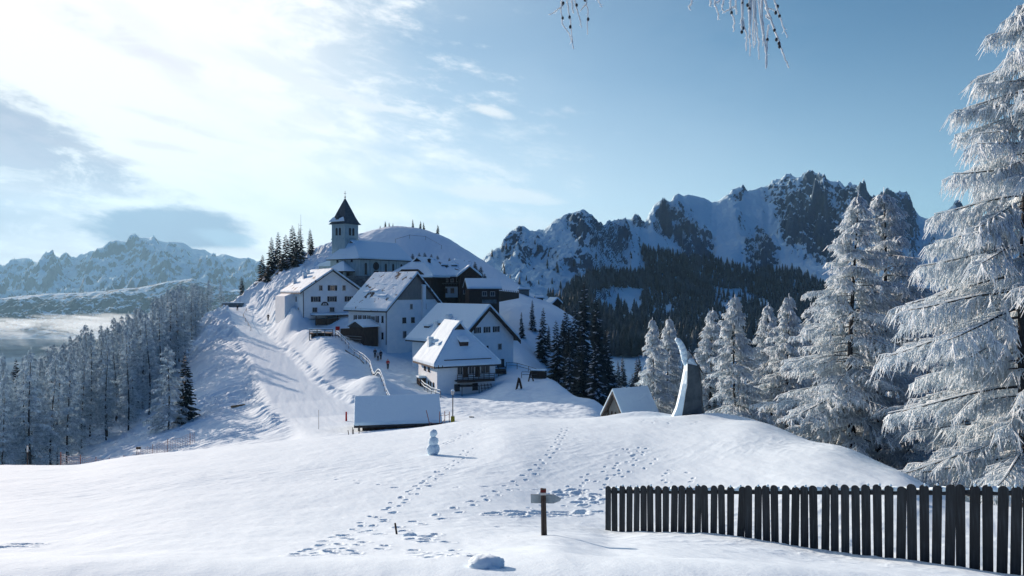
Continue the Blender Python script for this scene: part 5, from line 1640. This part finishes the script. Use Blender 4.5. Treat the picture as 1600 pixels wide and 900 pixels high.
def larch(H, cr, seed, nb=70, sub=9, tw=5, tlen=0.4, trad=0.016, clear=0.08, droop=0.28, slope=-0.05, dead=0.0, power=0.85, sides=3, frost_from=0.0, trk=0.012, skip=0.12):
    """trunk, bare limbs and frosted twig sprays of one larch"""
    g = random.Random(seed)
    tr, tp = taper_trunk(H, H * trk, g, g.uniform(-.012, .012))
    limb = Sticks(); fr = Sticks()
    for i in range(nb):
        t_ = (i + g.random()) / nb
        ht = clear + (1 - clear) * t_ ** 0.92
        ht = min(ht, 0.995)
        if t_ < dead and g.random() < 0.65:
            az = g.uniform(0, 6.283); p = at_pts(tp, ht); l = g.uniform(.2, .5) * cr
            limb.line([p, p + np.array([math.cos(az) * l, math.sin(az) * l, -0.3 * l])], 0.02, 0.006)
            continue
        if g.random() < skip: continue
        az = i * 2.399 + g.uniform(-.7, .7)
        prof = (1 - ht) ** power * 1.08 + 0.025
        low = min(1.0, 0.72 + 2.2 * max(0, ht - clear))
        l = cr * prof * low * g.choice((0.5, 0.8, 1.0, 1.15)) * g.uniform(0.85, 1.1)
        p0 = at_pts(tp, ht)
        d = np.array([math.cos(az), math.sin(az), 0.0])
        up = slope + 0.65 * max(0, ht - 0.55) + g.uniform(-.12, .12)
        pts = []
        wob_ = g.uniform(-.15, .15)
        side = np.array([-d[1], d[0], 0])
        K = 6
        for k in range(K + 1):
            s_ = k / K
            z = up * s_ * l - droop * l * s_ * s_ * (1 - 0.55 * s_)
            pts.append(p0 + d * (s_ * l) + side * (wob_ * l * s_ * s_) + np.array([0, 0, z]))
        br = 0.004 + 0.011 * l
        limb.line(pts, br, br * 0.25)
        # frost riding on the limb
        if ht > frost_from:
            up_o = np.array([0, 0, br * 0.9])
            fr.line([q + up_o for q in pts[1:]], br * 0.8, trad * 0.9)
        ns = max(3, int(sub * (0.35 + 0.65 * l / max(cr, .1))))
        fade = 1.0 if ht > frost_from else 0.45
        for j in range(ns):
            s_ = 0.16 + 0.84 * (j + g.random() * 0.8) / ns
            q = at_pts(pts, min(s_, 1))
            sgn = 1 if j % 2 else -1
            a2 = az + sgn * g.uniform(0.35, 1.15)
            sl = l * 0.34 * (1.15 - s_ * 0.75) * g.uniform(.6, 1.2) + 0.12
            e = np.array([math.cos(a2) * sl, math.sin(a2) * sl, -sl * g.uniform(0.05, 0.6)])
            mid = q + e * 0.5 + np.array([0, 0, 0.05 * sl])
            end = q + e
            fr.line([q, mid, end], trad * 1.1, trad * 0.7)
            nt = max(2, int(tw * fade * (0.5 + sl / (0.34 * cr + .01))))
            for k in range(nt):
                u_ = (k + g.random()) / nt
                w_ = q + e * u_
                tl = tlen * g.uniform(0.45, 1.15)
                sw = g.uniform(0, 6.283); sp = g.uniform(0.08, 0.55)
                e2 = np.array([math.cos(sw) * sp * tl + e[0] / (sl + .01) * 0.3 * tl, math.sin(sw) * sp * tl + e[1] / (sl + .01) * 0.3 * tl, -tl * g.uniform(0.55, 1.0)])
                fr.add(w_, w_ + e2, trad * g.uniform(.8, 1.3), trad * 0.45)
    # leader
    fr.line([at_pts(tp, 0.93), at_pts(tp, 0.97), at_pts(tp, 1.0), np.array(tp[-1]) + np.array([0, 0, 0.02 * H])], trad * 1.4, trad * 0.6)
    n_l = len(limb.a)
    for q in ('a', 'b', 'ra', 'rb'): setattr(fr, q, getattr(limb, q) + getattr(fr, q))
    cm = fr.mesh('crown', sides, seed)
    mi = np.ones(len(cm.polygons), dtype=np.int32); mi[:n_l * sides] = 0
    CROWN_MI[cm.name] = mi
    return (tr.mesh('trunk', 8, shade=True), cm)


def spruce(H, cr, seed, nb=110, bl=7, snow=0.35, power=0.72, clear=0.03):
    """dark spruce: boughs are drooping fans of needle blades, snow lying on part of them"""
    g = random.Random(seed)
    tr, tp = taper_trunk(H, H * 0.012, g, 0)
    V, Fc, VS, FS = [], [], [], []

    def blade(V_, F_, a, b_, w_, lift=0.0):
        d = b_ - a; L = np.linalg.norm(d) + 1e-6; s_ = np.cross(d / L, np.array([0, 0, 1.0])); s_ /= (np.linalg.norm(s_) + 1e-6)
        m_ = a + d * 0.45 + np.array([0, 0, lift + 0.04 * L])
        n = len(V_)
        V_.extend([a + [0, 0, lift], m_ + s_ * w_ - np.array([0, 0, 1.1 * w_]), b_ + [0, 0, lift], m_ - s_ * w_ - np.array([0, 0, 1.1 * w_]), m_])
        F_.extend([(n, n + 1, n + 4), (n + 1, n + 2, n + 4), (n + 2, n + 3, n + 4), (n + 3, n, n + 4)])
    for i in range(nb):
        t_ = (i + g.random()) / nb
        ht = clear + (0.995 - clear) * t_ ** 0.95
        az = i * 2.399 + g.uniform(-.4, .4)
        l = cr * ((1 - ht) ** power + 0.05) * g.uniform(0.7, 1.12)
        p0 = at_pts(tp, ht)
        up = -0.42 + 0.75 * max(0, ht - 0.35)
        d = np.array([math.cos(az), math.sin(az), up + g.uniform(-.1, .1)])
        tip = p0 + d * l + np.array([0, 0, 0.08 * l])
        blade(V, Fc, p0, tip, 0.24 * l + .05)
        snowy = g.random() < snow
        if snowy: blade(VS, FS, p0 + (tip - p0) * 0.25, tip, 0.11 * l + .02, 0.03 + 0.015 * l)
        for k in range(bl):
            s_ = 0.2 + 0.75 * k / bl
            q = p0 + (tip - p0) * s_
            a2 = az + (1 if k % 2 else -1) * g.uniform(.5, 1.0)
            sl = l * 0.42 * (1.1 - s_ * .6) * g.uniform(.7, 1.15)
            e = np.array([math.cos(a2) * sl, math.sin(a2) * sl, -sl * g.uniform(.2, .7)])
            blade(V, Fc, q, q + e, 0.22 * sl + 0.04)
            if snowy and g.random() < 0.6: blade(VS, FS, q + e * .2, q + e, 0.09 * sl + 0.015, 0.03)
    def mk(n_, v_, f_):
        me = mesh_np(n_, np.array(v_, float), np.array(f_))
        return me
    n_f = len(Fc); n_v = len(V)
    crown = mk('crown', V + VS, Fc + [tuple(q + n_v for q in f_) for f_ in FS])
    mi = np.zeros(len(crown.polygons), dtype=np.int32); mi[n_f:] = 1
    SPRUCE_MI[crown.name] = mi
    return (tr.mesh('trunk', 7, shade=True), crown)


def plant(meshes, mats, names, name, loc, rz, scale, label, cat, group=None, tilt=0.0):
    r = empty(name, loc, rz, label, cat, group)
    r.scale = scale if isinstance(scale, tuple) else (scale,) * 3
    r.rotation_euler = (tilt, 0, rz)
    for me, m, n in zip(meshes, mats, names):
        if me is None: continue
        c_ = bpy.data.objects.new(n, me); COL.objects.link(c_); c_.parent = r
        if len(me.materials) == 0:
            if me.name in CROWN_MI:
                me.materials.append(m_bark); me.materials.append(m); me.polygons.foreach_set('material_index', CROWN_MI[me.name])
            elif me.name in SPRUCE_MI:
                me.materials.append(m_needle); me.materials.append(m_bough_snow); me.polygons.foreach_set('material_index', SPRUCE_MI[me.name])
            else:
                me.materials.append(m)
    return r


LM = (m_bark, m_frost); LN = ('trunk', 'crown')
LM2 = (m_bark, m_frost2)
SMt = (m_bark, m_needle); SNm = ('trunk', 'crown')

# near frosted larches on the right: (pixel column, distance, top pixel row, prototype, crown widening, label)
proto = {
    'tall': (19.0, larch(19.0, 5.2, 3, nb=165, sub=24, tw=18, tlen=0.66, trad=0.022, clear=0.05, droop=0.40, dead=0.08, power=0.62)),
    'tall2': (16.0, larch(16.0, 4.3, 8, nb=185, sub=18, tw=14, tlen=0.44, trad=0.026, clear=0.03, droop=0.36, dead=0.04, power=0.8)),
    'tall3': (16.0, larch(16.0, 4.1, 21, nb=175, sub=18, tw=14, tlen=0.44, trad=0.026, clear=0.06, droop=0.34, dead=0.1, power=0.85)),
    'small': (9.5, larch(9.5, 2.5, 5, nb=130, sub=15, tw=12, tlen=0.36, trad=0.030, clear=0.05, droop=0.32, power=0.82)),
    'small2': (9.5, larch(9.5, 2.4, 17, nb=125, sub=15, tw=12, tlen=0.36, trad=0.030, clear=0.07, droop=0.36, power=0.78)),
}
NEAR = [
    (1604, 25.0, -30, 'tall', 0.86, 'tallest frosted larch, cut by the right edge of the picture'),
    (1532, 33.0, 275, 'tall3', 1.05, 'frosted larch with long low boughs just left of the tallest edge larch'),
    (1660, 31.0, 150, 'tall2', 1.1, 'frosted larch behind the trunk of the edge larch, mostly outside the picture'),
    (1378, 42.0, 303, 'tall2', 1.3, 'right-hand one of the pair of big frosted larches above the right end of the knoll'),
    (1333, 40.0, 305, 'tall3', 1.25, 'left-hand one of the pair of big frosted larches, bare dark trunk showing'),
    (1450, 48.0, 470, 'small', 1.3, 'small frosted larch filling the gap behind the two big larches'),
    (1232, 50.0, 463, 'small', 1.0, 'frosted larch with a pointed top, next left of the pair of big larches'),
    (1203, 54.0, 477, 'small2', 0.95, 'frosted larch leaning against its pointed neighbour, second left of the big pair'),
    (1268, 57.0, 478, 'small2', 1.0, 'half hidden frosted larch behind the left flank of the big pair'),
    (1148, 49.0, 464, 'small2', 1.12, 'frosted larch right of the stone monument with a dark trunk down its middle'),
    (1112, 56.0, 484, 'small', 1.05, 'frosted larch directly behind the stone monument'),
    (1178, 60.0, 560, 'small2', 1.0, 'low frosted larch between the monument tree and the pointed one'),
    (1020, 60.0, 499, 'small', 0.92, 'frosted larch rising behind the small barn roof, left of a pair'),
    (1044, 63.0, 498, 'small2', 0.95, 'frosted larch between the small barn and the stone monument, right of a pair'),
    (1076, 62.0, 545, 'small', 0.8, 'short frosted larch half hidden by the stone monument'),
    (1302, 58.0, 560, 'small', 1.1, 'low frosted larch tucked beneath the big pair on their left'),
    (1560, 48.0, 430, 'small2', 1.4, 'shaded frosted larch deep between the edge larch trunks'),
    (1420, 38.0, 600, 'small2', 1.2, 'low snowy young larch at the right foot of the knoll'),
]
for (px, Y, top, pk, wd, lab) in NEAR:
    H0, ms = proto[pk]
    z = Hh(PX(px, Y), Y) - 0.15
    H = PZ(top, Y) - z
    s = H / H0
    plant(ms, LM, LN, 'frosted_larch', (PX(px, Y), Y, z), (px * 0.37) % 6.28, (s * wd, s * wd, s), lab, 'larch tree')

# larch wood on the left slope
lp = [(18.0, larch(18.0, 2.9, 31 + k, nb=115, sub=9, tw=6, tlen=0.55, trad=0.036, clear=0.05, droop=0.26, dead=0.08, power=0.66 + .06 * k, frost_from=0.3, trk=0.0085)) for k in range(4)]
g = random.Random(77)
placed = []
tries = 0
while len(placed) < 205 and tries < 60000:
    tries += 1
    Y = g.uniform(84, 222); px = g.uniform(-70, 352)
    lim = np.interp(Y, [84, 100, 110, 130, 150, 175, 205, 222], [40, 130, 215, 252, 268, 296, 338, 352])
    if px > lim: continue
    if Y > 205 and px < 250: continue
    if Y > 180 and px < 120: continue
    x = PX(px, Y)
    if any((x - a) ** 2 + (Y - b_) ** 2 < 2.7 ** 2 for a, b_ in placed): continue
    placed.append((x, Y))
    z = Hh(x, Y)
    topz = PZ(np.interp(px, [-80, 0, 50, 100, 130, 165, 200, 240, 270, 300, 330, 350], [590, 574, 556, 528, 503, 500, 484, 462, 448, 440, 438, 445]), np.interp(px, [0, 200, 350], [140, 165, 212]))
    H = min(max(topz + g.uniform(-2.6, 0.4) - z, 9.0), 19.0)
    if Y < 125: H = g.uniform(13, 16.5)
    s = H / 18.0
    k = g.randrange(4)
    w_ = g.uniform(0.9, 1.3)
    side = 'near the ridge' if Y > 165 else 'low in the wood'
    plant(lp[k][1], LM2, LN, 'tall_larch', (x, Y, z), g.uniform(0, 6.28), (s * w_, s * w_, s),
          'slender larch of the left wood, among those ' + ('along its upper ridge' if Y > 165 else 'in its shaded lower part'),
          'larch tree', 'larches along the upper ridge of the left wood' if Y > 165 else 'larches in the lower part of the left wood')

# single trees at the edge of the wood
ms = larch(11, 2.6, 61, nb=90, sub=10, tw=8, tlen=0.4, trad=0.03, clear=0.05, droop=0.45, power=0.6)
Y = 99; px = 263; z = Hh(PX(px, Y), Y)
plant(ms, LM2, LN, 'drooping_larch', (PX(px, Y), Y, z), 1.0, (PZ(540, Y) - z) / 11, 'shaggy frosted larch at the right edge of the left wood beside a dark spruce', 'larch tree')
sp = [spruce(12, 2.5, 40 + k, nb=105, snow=(0.12, 0.3, 0.5)[k]) for k in range(3)]
spd = [spruce(12, 2.6, 50 + k, nb=95, bl=6, snow=0.22) for k in range(2)]


def put_spruce(ms, px, Y, top, wd, label, group=None, H0=12.0, name='spruce', cat='spruce tree', dz=0.0, basepy=None):
    x = PX(px, Y)
    z = Hh(x, Y) - 0.1 if basepy is None else PZ(basepy, Y)
    s = (PZ(top, Y) - z) / H0
    return plant(ms, SMt, SNm, name, (x, Y, z), (px * 0.7) % 6.28, (s * wd, s * wd, s), label, cat, group)


put_spruce(sp[0], 289, 101, 548, 1.05, 'dark green spruce beside the shaggy larch at the right edge of the left wood')
put_spruce(sp[0], 24, 150, 560, 0.8, 'dark spruce standing above the paler larches near the left edge')
put_spruce(spd[0], 378, 222, 432, 1.0, 'lone dark spruce at the top end of the groomed piste')
for k, (px, Y, top, wd, lb) in enumerate((
        (410, 224, 398, 1.0, 'lowest and leftmost spruce of the clump left of the church'), (424, 222, 370, 0.8, 'second spruce from the left in the clump left of the church'),
        (434, 226, 362, 0.75, 'third spruce from the left in the clump left of the church'), (447, 216, 366, 1.0, 'broad dark spruce in the middle of the clump left of the church'),
        (458, 214, 352, 0.95, 'tallest dark spruce of the clump left of the church'), (468, 218, 356, 0.9, 'dark spruce beside the antenna mast'),
        (485, 226, 357, 0.75, 'slender spruce standing apart between the clump and the church tower'), (440, 212, 395, 1.2, 'low bushy spruce in front of the clump left of the church'),
        (462, 208, 385, 1.1, 'bushy spruce at the foot of the tallest spruce of the clump'), (418, 214, 410, 1.1, 'low spruce on the rocky lip above the piste'))):
    put_spruce(spd[k % 2], px, Y, top, wd * 1.4, lb)
for (px, Y, top, wd, lb) in ((602, 243, 345, 1.3, 'tiny spruce at the left end of the hilltop row'), (608, 244, 347, 1.2, 'tiny spruce second from the left on the hilltop'), (614, 244, 348, 1.1, 'tiny spruce third from the left on the hilltop'),
                             (645, 245, 342, 1.0, 'small spruce at the very crown of the hill behind the church'), (657, 245, 345, 1.2, 'small spruce right of the hill crown'), (662, 245, 347, 1.2, 'squat small spruce next to it, right of the hill crown'),
                             (684, 245, 351, 1.3, 'small spreading spruce furthest right on the hilltop'), (594, 243, 352, 1.3, 'low bush-like spruce left of the hilltop row')):
    put_spruce(spd[0], px, Y, top, wd, lb)
for (px, Y, top, wd, m_, lb) in ((815, 158, 487, 0.8, 1, 'left of the two lone spruces on the snow slope right of the gabled house'), (832, 165, 468, 0.85, 2, 'taller of the two lone spruces on the snow slope right of the gabled house'),
                                 (848, 152, 480, 0.9, 1, 'spruce just right of the two lone ones, at the edge of the dark wood'), (870, 143, 500, 1.0, 1, 'dark spruce behind the railings, edge of the dark wood'),
                                 (889, 137, 512, 1.0, 0, 'spruce in the front row of the dark wood, above the right shoulder of the slope'), (908, 133, 505, 0.95, 1, 'tall spruce behind the snow-laden one'),
                                 (932, 116, 534, 1.05, 2, 'spruce with snow-laden drooping boughs standing left of the small barn'), (857, 160, 508, 1.0, 0, 'small dark spruce in the fold of the slope'),
                                 (880, 158, 498, 0.9, 0, 'dark spruce in the second row above the shaded slope'), (899, 122, 556, 1.0, 1, 'short spruce at the foot of the front row')):
    put_spruce(sp[m_], px, Y, top, wd, lb)

# ranks of spruce down the right flank of the village hill
g = random.Random(23)
for k in range(34):
    Y = g.uniform(118, 172); lo_ = np.interp(Y, [118, 130, 150, 172], [905, 880, 858, 868]); px = g.uniform(lo_, lo_ + 85)
    s = g.uniform(8.5, 13) / 12
    x = PX(px, Y)
    plant(sp[k % 3] if k % 4 == 0 else spd[k % 2], SMt, SNm, 'spruce', (x, Y, Hh(x, Y) - .2), g.uniform(0, 6.28), (s, s, s), 'dark spruce of the steep rank down the right flank of the village hill', 'spruce tree', 'spruces down the right flank of the village hill')

# the dark wood in the valley and on the far slopes
def on_ground2(px, Y):
    i = int(np.argmin(np.abs(RM[0] - px)))
    j = int(np.argmin(np.abs(RM[2][:400, i] - Y)))
    return RM[1][j, i], RM[2][j, i], RM[3][j, i]


g = random.Random(9)
near_n = 0
pl = []
tries = 0
while near_n < 235 and tries < 60000:
    tries += 1
    px = g.uniform(840, 1330) if g.random() < 0.85 else g.uniform(1330, 1560)
    Y = 305 + 170 * g.random() ** 1.3
    x, y, z = on_ground2(px, Y)
    if any((x - a) ** 2 + (y - b_) ** 2 < 5.0 ** 2 for a, b_ in pl): continue
    pl.append((x, y))
    H = g.uniform(14, 24)
    s = H / 12.0; w_ = s * g.uniform(0.75, 1.0)
    plant(spd[g.randrange(2)], SMt, SNm, 'spruce', (x, y, z - .5), g.uniform(0, 6.28), (w_, w_, s),
          'dark spruce among the many of the shaded valley wood behind the small barn', 'spruce tree', 'spruces of the shaded valley wood')
    near_n += 1

# nearer tier, on the village hill's own far foot
for k in range(90):
    px = g.uniform(862, 1015); Y = g.uniform(165, 292)
    x = PX(px, Y); z = Hh(x, Y)
    if 450 - z / Y * F < 560: continue
    s = g.uniform(15, 22) / 12.0
    plant(spd[k % 2], SMt, SNm, 'spruce', (x, Y, z - .5), g.uniform(0, 6.28), (s * .85, s * .85, s),
          'dark spruce of the wood in the hollow below the village, left of the small barn', 'spruce tree', 'spruces in the hollow below the village')


def cone_template(seed, layers=6, n=7):
    g = random.Random(seed)
    V = []; Fc = []
    for k in range(layers):
        z0 = 0.08 + 0.86 * k / layers; z1 = min(1.0, z0 + 0.26)
        r = 0.17 * (1 - k / layers) ** 0.85 + 0.012
        b0 = len(V); V.append((0, 0, z1))
        for i in range(n):
            a = 6.283 * i / n + g.random() * .5; rr = r * (1.25 if i % 2 else 0.75) * g.uniform(.85, 1.15)
            V.append((math.cos(a) * rr, math.sin(a) * rr, z0 - g.uniform(0, .03)))
        for i in range(n):
            Fc.append((b0, b0 + 1 + i, b0 + 1 + (i + 1) % n))
    return np.array(V), np.array(Fc)


tmpl = [cone_template(k) for k in range(3)]


def poly_in(px, py, poly):
    c_ = False; n = len(poly)
    for i in range(n):
        x1, y1 = poly[i]; x2, y2 = poly[(i + 1) % n]
        if (y1 > py) != (y2 > py) and px < (x2 - x1) * (py - y1) / (y2 - y1) + x1: c_ = not c_
    return c_


BANDS = [([(1000, 392), (1060, 402), (1110, 408), (1180, 426), (1240, 424), (1290, 448), (1330, 470), (1330, 520), (1240, 500), (1180, 462), (1110, 448), (1060, 436), (1010, 424)], 1900, 15),
         ([(880, 468), (905, 445), (950, 432), (1010, 430), (1060, 440), (1110, 448), (1120, 470), (1010, 452), (960, 450), (930, 462), (920, 500), (880, 500)], 1300, 14),
         ([(860, 478), (930, 476), (1000, 480), (1060, 476), (1110, 470), (1150, 480), (1220, 486), (1330, 500), (1330, 560), (860, 560)], 1700, 15),
         ([(1330, 470), (1560, 450), (1600, 520), (1330, 560)], 500, 15),
         ([(1000, 455), (1110, 455), (1200, 470), (1230, 500), (1000, 480)], 380, 15)]
allV, allF, off = [], [], 0
g = random.Random(4)
for poly, n, hh in BANDS:
    xs = [p[0] for p in poly]; ys = [p[1] for p in poly]
    c_ = 0
    while c_ < n:
        px = g.uniform(min(xs), max(xs)); py = g.uniform(min(ys), max(ys))
        if not poly_in(px, py, poly): continue
        c_ += 1
        if 925 < px < 1002 and 452 < py < 486 and g.random() < .93: continue
        if 1115 < px < 1160 and 452 < py < 484 and g.random() < .8: continue
        if 1020 < px < 1060 and 478 < py < 492 and g.random() < .8: continue
        x, y, z = on_range(px, py)
        if y < 380: continue
        H = hh * g.uniform(0.6, 1.25); wv = H * g.uniform(0.85, 1.15)
        V, Fc = tmpl[g.randrange(3)]
        a = g.uniform(0, 6.28)
        Rz = np.array([[math.cos(a), -math.sin(a), 0], [math.sin(a), math.cos(a), 0], [0, 0, 1]])
        allV.append((V * [wv, wv, H]) @ Rz.T + [x, y, z - 0.5]); allF.append(Fc + off); off += len(V)
# sparse trees on the crags
for k in range(70):
    px = g.uniform(760, 1000); py = g.uniform(380, 470)
    if g.random() > 0.25 + 0.9 * (py - 380) / 90: continue
    x, y, z = on_range(px, py)
    H = g.uniform(5, 10); V, Fc = tmpl[g.randrange(3)]
    allV.append(V * [H, H, H] + [x, y, z - 0.5]); allF.append(Fc + off); off += len(V)
me = mesh_np('distant_spruce_forest', np.concatenate(allV), np.concatenate(allF))
m_farneedle = frost_mat('distant_needles', (0.02, 0.038, 0.042), (0.07, 0.10, 0.115), 0.0, 0.05)
o = link('distant_forest', me, m_farneedle, kind='stuff')

# ------------------------------------------------------------------ dwarf pines and bare bushes on the hill above the roofs
g = random.Random(15)
for k, (px, Y, top) in enumerate(((645, 188, 405), (655, 189, 400), (664, 190, 401), (674, 191, 403), (684, 192, 405), (694, 190, 408), (702, 189, 407), (722, 183, 420), (732, 184, 416), (742, 186, 414),
                                  (751, 186, 424), (738, 180, 432), (748, 178, 440), (760, 180, 447), (728, 176, 440), (757, 184, 434))):
    Y = hit(px, top + 8, 165, 246)
    x = PX(px, Y); z = Hh(x, Y) - .3
    hgt = g.uniform(2.0, 3.2); s = hgt / 12
    plant(spd[k % 2] if k % 3 else sp[1], SMt, SNm, 'dwarf_pine', (x, Y, z), g.uniform(0, 6.28), (s * 2.3, s * 2.3, s),
          'low dark dwarf pine bush on the hill just above the timber roofs', 'bush', 'dwarf pines above the timber roofs')

# ------------------------------------------------------------------ larch beside the camera whose twigs hang into the top of the picture
ov = empty('overhanging_larch', (3.4, -1.2, -1.75), 0, 'larch beside the viewpoint whose frosted cone-bearing twigs hang into the top of the picture', 'larch tree')
tk, tp = taper_trunk(11.0, 0.22, g, 0.0)
me = tk.mesh('trunk', 12, shade=True); link('trunk', me, m_bark, parent=ov)
off_ = Vector((3.4, -1.2, -1.75))
LB = Sticks(); FT = Sticks(); cones = []


def W(px, py, Y): return np.array([PX(px, Y), Y, PZ(py, Y)]) - np.array(off_)


def limb_(pts, r0, r1): LB.line([np.array(p, float) for p in pts], r0, r1)


def strand(pts, r0=.006, r1=.003, cone=()):
    pts = [W(*p) for p in pts]
    # densify with a little wobble
    out = []
    for a, b_ in zip(pts, pts[1:]):
        for k in range(6):
            out.append(a + (b_ - a) * k / 6 + np.array([g.uniform(-.004, .004), g.uniform(-.006, .006), g.uniform(-.004, .004)]))
    out.append(pts[-1])
    LB.line(out, r0 * .55, r1 * .4)
    FT.line([p + np.array([-.0015, -.001, .001]) for p in out], r0 * 1.25, r1 * 1.3)
    for k in range(len(out) - 1):
        if g.random() < .4:
            e = np.array([g.uniform(-.02, .02), g.uniform(-.02, .02), g.uniform(-.02, .004)])
            FT.add(out[k], out[k] + e, .0035, .0012)
    for c_ in cone: cones.append(W(*c_))


limb_([(0, 0, 5.2), (-1.0, 3.0, 5.1), (-2.0, 5.8, 4.85), (-2.9, 7.0, 4.70)], .05, .012)
limb_([(0, 0, 5.6), (-.7, 3.2, 5.35), (-1.5, 6.0, 5.05), (-1.9, 7.2, 4.80)], .05, .012)
Yt = 5.9
strand([(893, -70, Yt), (880, -20, Yt), (877, 5, Yt), (878, 35, Yt), (892, 58, Yt), (897, 76, Yt)], cone=((880, 5, Yt), (879, 28, Yt)))
strand([(893, -70, Yt), (886, 0, Yt), (891, 28, Yt), (893, 55, Yt), (896, 76, Yt)], cone=((890, 27, Yt), (891, 42, Yt)))
strand([(893, -40, Yt), (900, 10, Yt), (906, 30, Yt), (909, 43, Yt)], cone=((901, 8, Yt),))
strand([(905, -40, Yt), (915, -5, Yt), (919, 22, Yt), (918, 54, Yt)], cone=((914, 0, Yt), (919, 30, Yt)))
strand([(880, 8, Yt), (868, 18, Yt), (858, 23, Yt)])
strand([(917, 5, Yt), (907, 18, Yt)])
strand([(930, -30, Yt), (934, -2, Yt), (941, 11, Yt)])
strand([(889, -30, Yt), (894, 0, Yt), (896, 20, Yt)], .008, .005)
Yt = 5.6
for (x0, x1, y1) in ((1082, 1078, 15), (1107, 1109, 10), (1118, 1122, 31), (1128, 1117, 8), (1140, 1146, 50), (1158, 1166, 80), (1160, 1159, 52), (1175, 1172, 88), (1180, 1186, 93), (1178, 1197, 107),
                    (1190, 1198, 105), (1168, 1170, 60), (1182, 1180, 70), (1172, 1178, 75), (1186, 1192, 72), (1150, 1152, 22), (1135, 1130, 18)):
    strand([(x0, -60, Yt), ((x0 + x1) / 2 + g.uniform(-3, 3), y1 * .3, Yt), (x1 + g.uniform(-2, 2), y1 * .7, Yt), (x1, y1, Yt)], .0065, .0035)
strand([(1190, -40, Yt), (1197, 10, Yt), (1208, 40, Yt), (1217, 65, Yt), (1226, 90, Yt), (1233, 106, Yt)], .008, .004, cone=((1210, 47, Yt), (1213, 62, Yt), (1218, 73, Yt), (1217, 68, Yt)))
strand([(1200, -40, Yt), (1210, 0, Yt), (1217, 22, Yt), (1224, 42, Yt), (1230, 59, Yt)], .006, .003, cone=((1215, 10, Yt), (1212, 20, Yt), (1218, 25, Yt)))
strand([(1160, -40, Yt), (1161, 8, Yt), (1159, 50, Yt)], .007, .005, cone=((1159, 50, Yt), (1161, 44, Yt), (1160, 5, Yt)))
strand([(1200, 40, Yt), (1199, 62, Yt), (1197, 105, Yt)], .006, .004, cone=((1199, 62, Yt),))
strand([(1172, 0, Yt), (1170, 12, Yt), (1171, 30, Yt)], .008, .005, cone=((1168, 8, Yt), (1171, 14, Yt)))
strand([(1195, 12, Yt), (1206, 14, Yt), (1213, 18, Yt)])
strand([(1150, 10, Yt), (1140, 15, Yt), (1129, 21, Yt)], cone=((1143, 20, Yt),))
strand([(1196, 25, Yt), (1205, 32, Yt), (1210, 45, Yt)])
# the same spray continues above the picture
for k in range(60):
    x0 = g.choice((g.uniform(870, 940), g.uniform(1090, 1240))); yb = g.uniform(-200, -60)
    strand([(x0, yb - 130, Yt + g.uniform(-.3, .3)), (x0 + g.uniform(-8, 8), yb, Yt + g.uniform(-.3, .3)), (x0 + g.uniform(-10, 10), yb + g.uniform(30, 50), Yt)], .006, .003)
me = LB.mesh('boughs', 5, shade=True); link('boughs', me, m_bark, parent=ov)
me = FT.mesh('frosted_twigs', 5, shade=True); link('frosted_twigs', me, m_frost, parent=ov)
IC2 = ico(2)
me = mesh_np('cone', IC2[0] * np.array([.011, .011, .015]), IC2[1]); smooth(me); me.materials.append(m_bark)
for p in cones:
    co_ = bpy.data.objects.new('cone', me); COL.objects.link(co_); co_.parent = ov; co_.location = tuple(p)
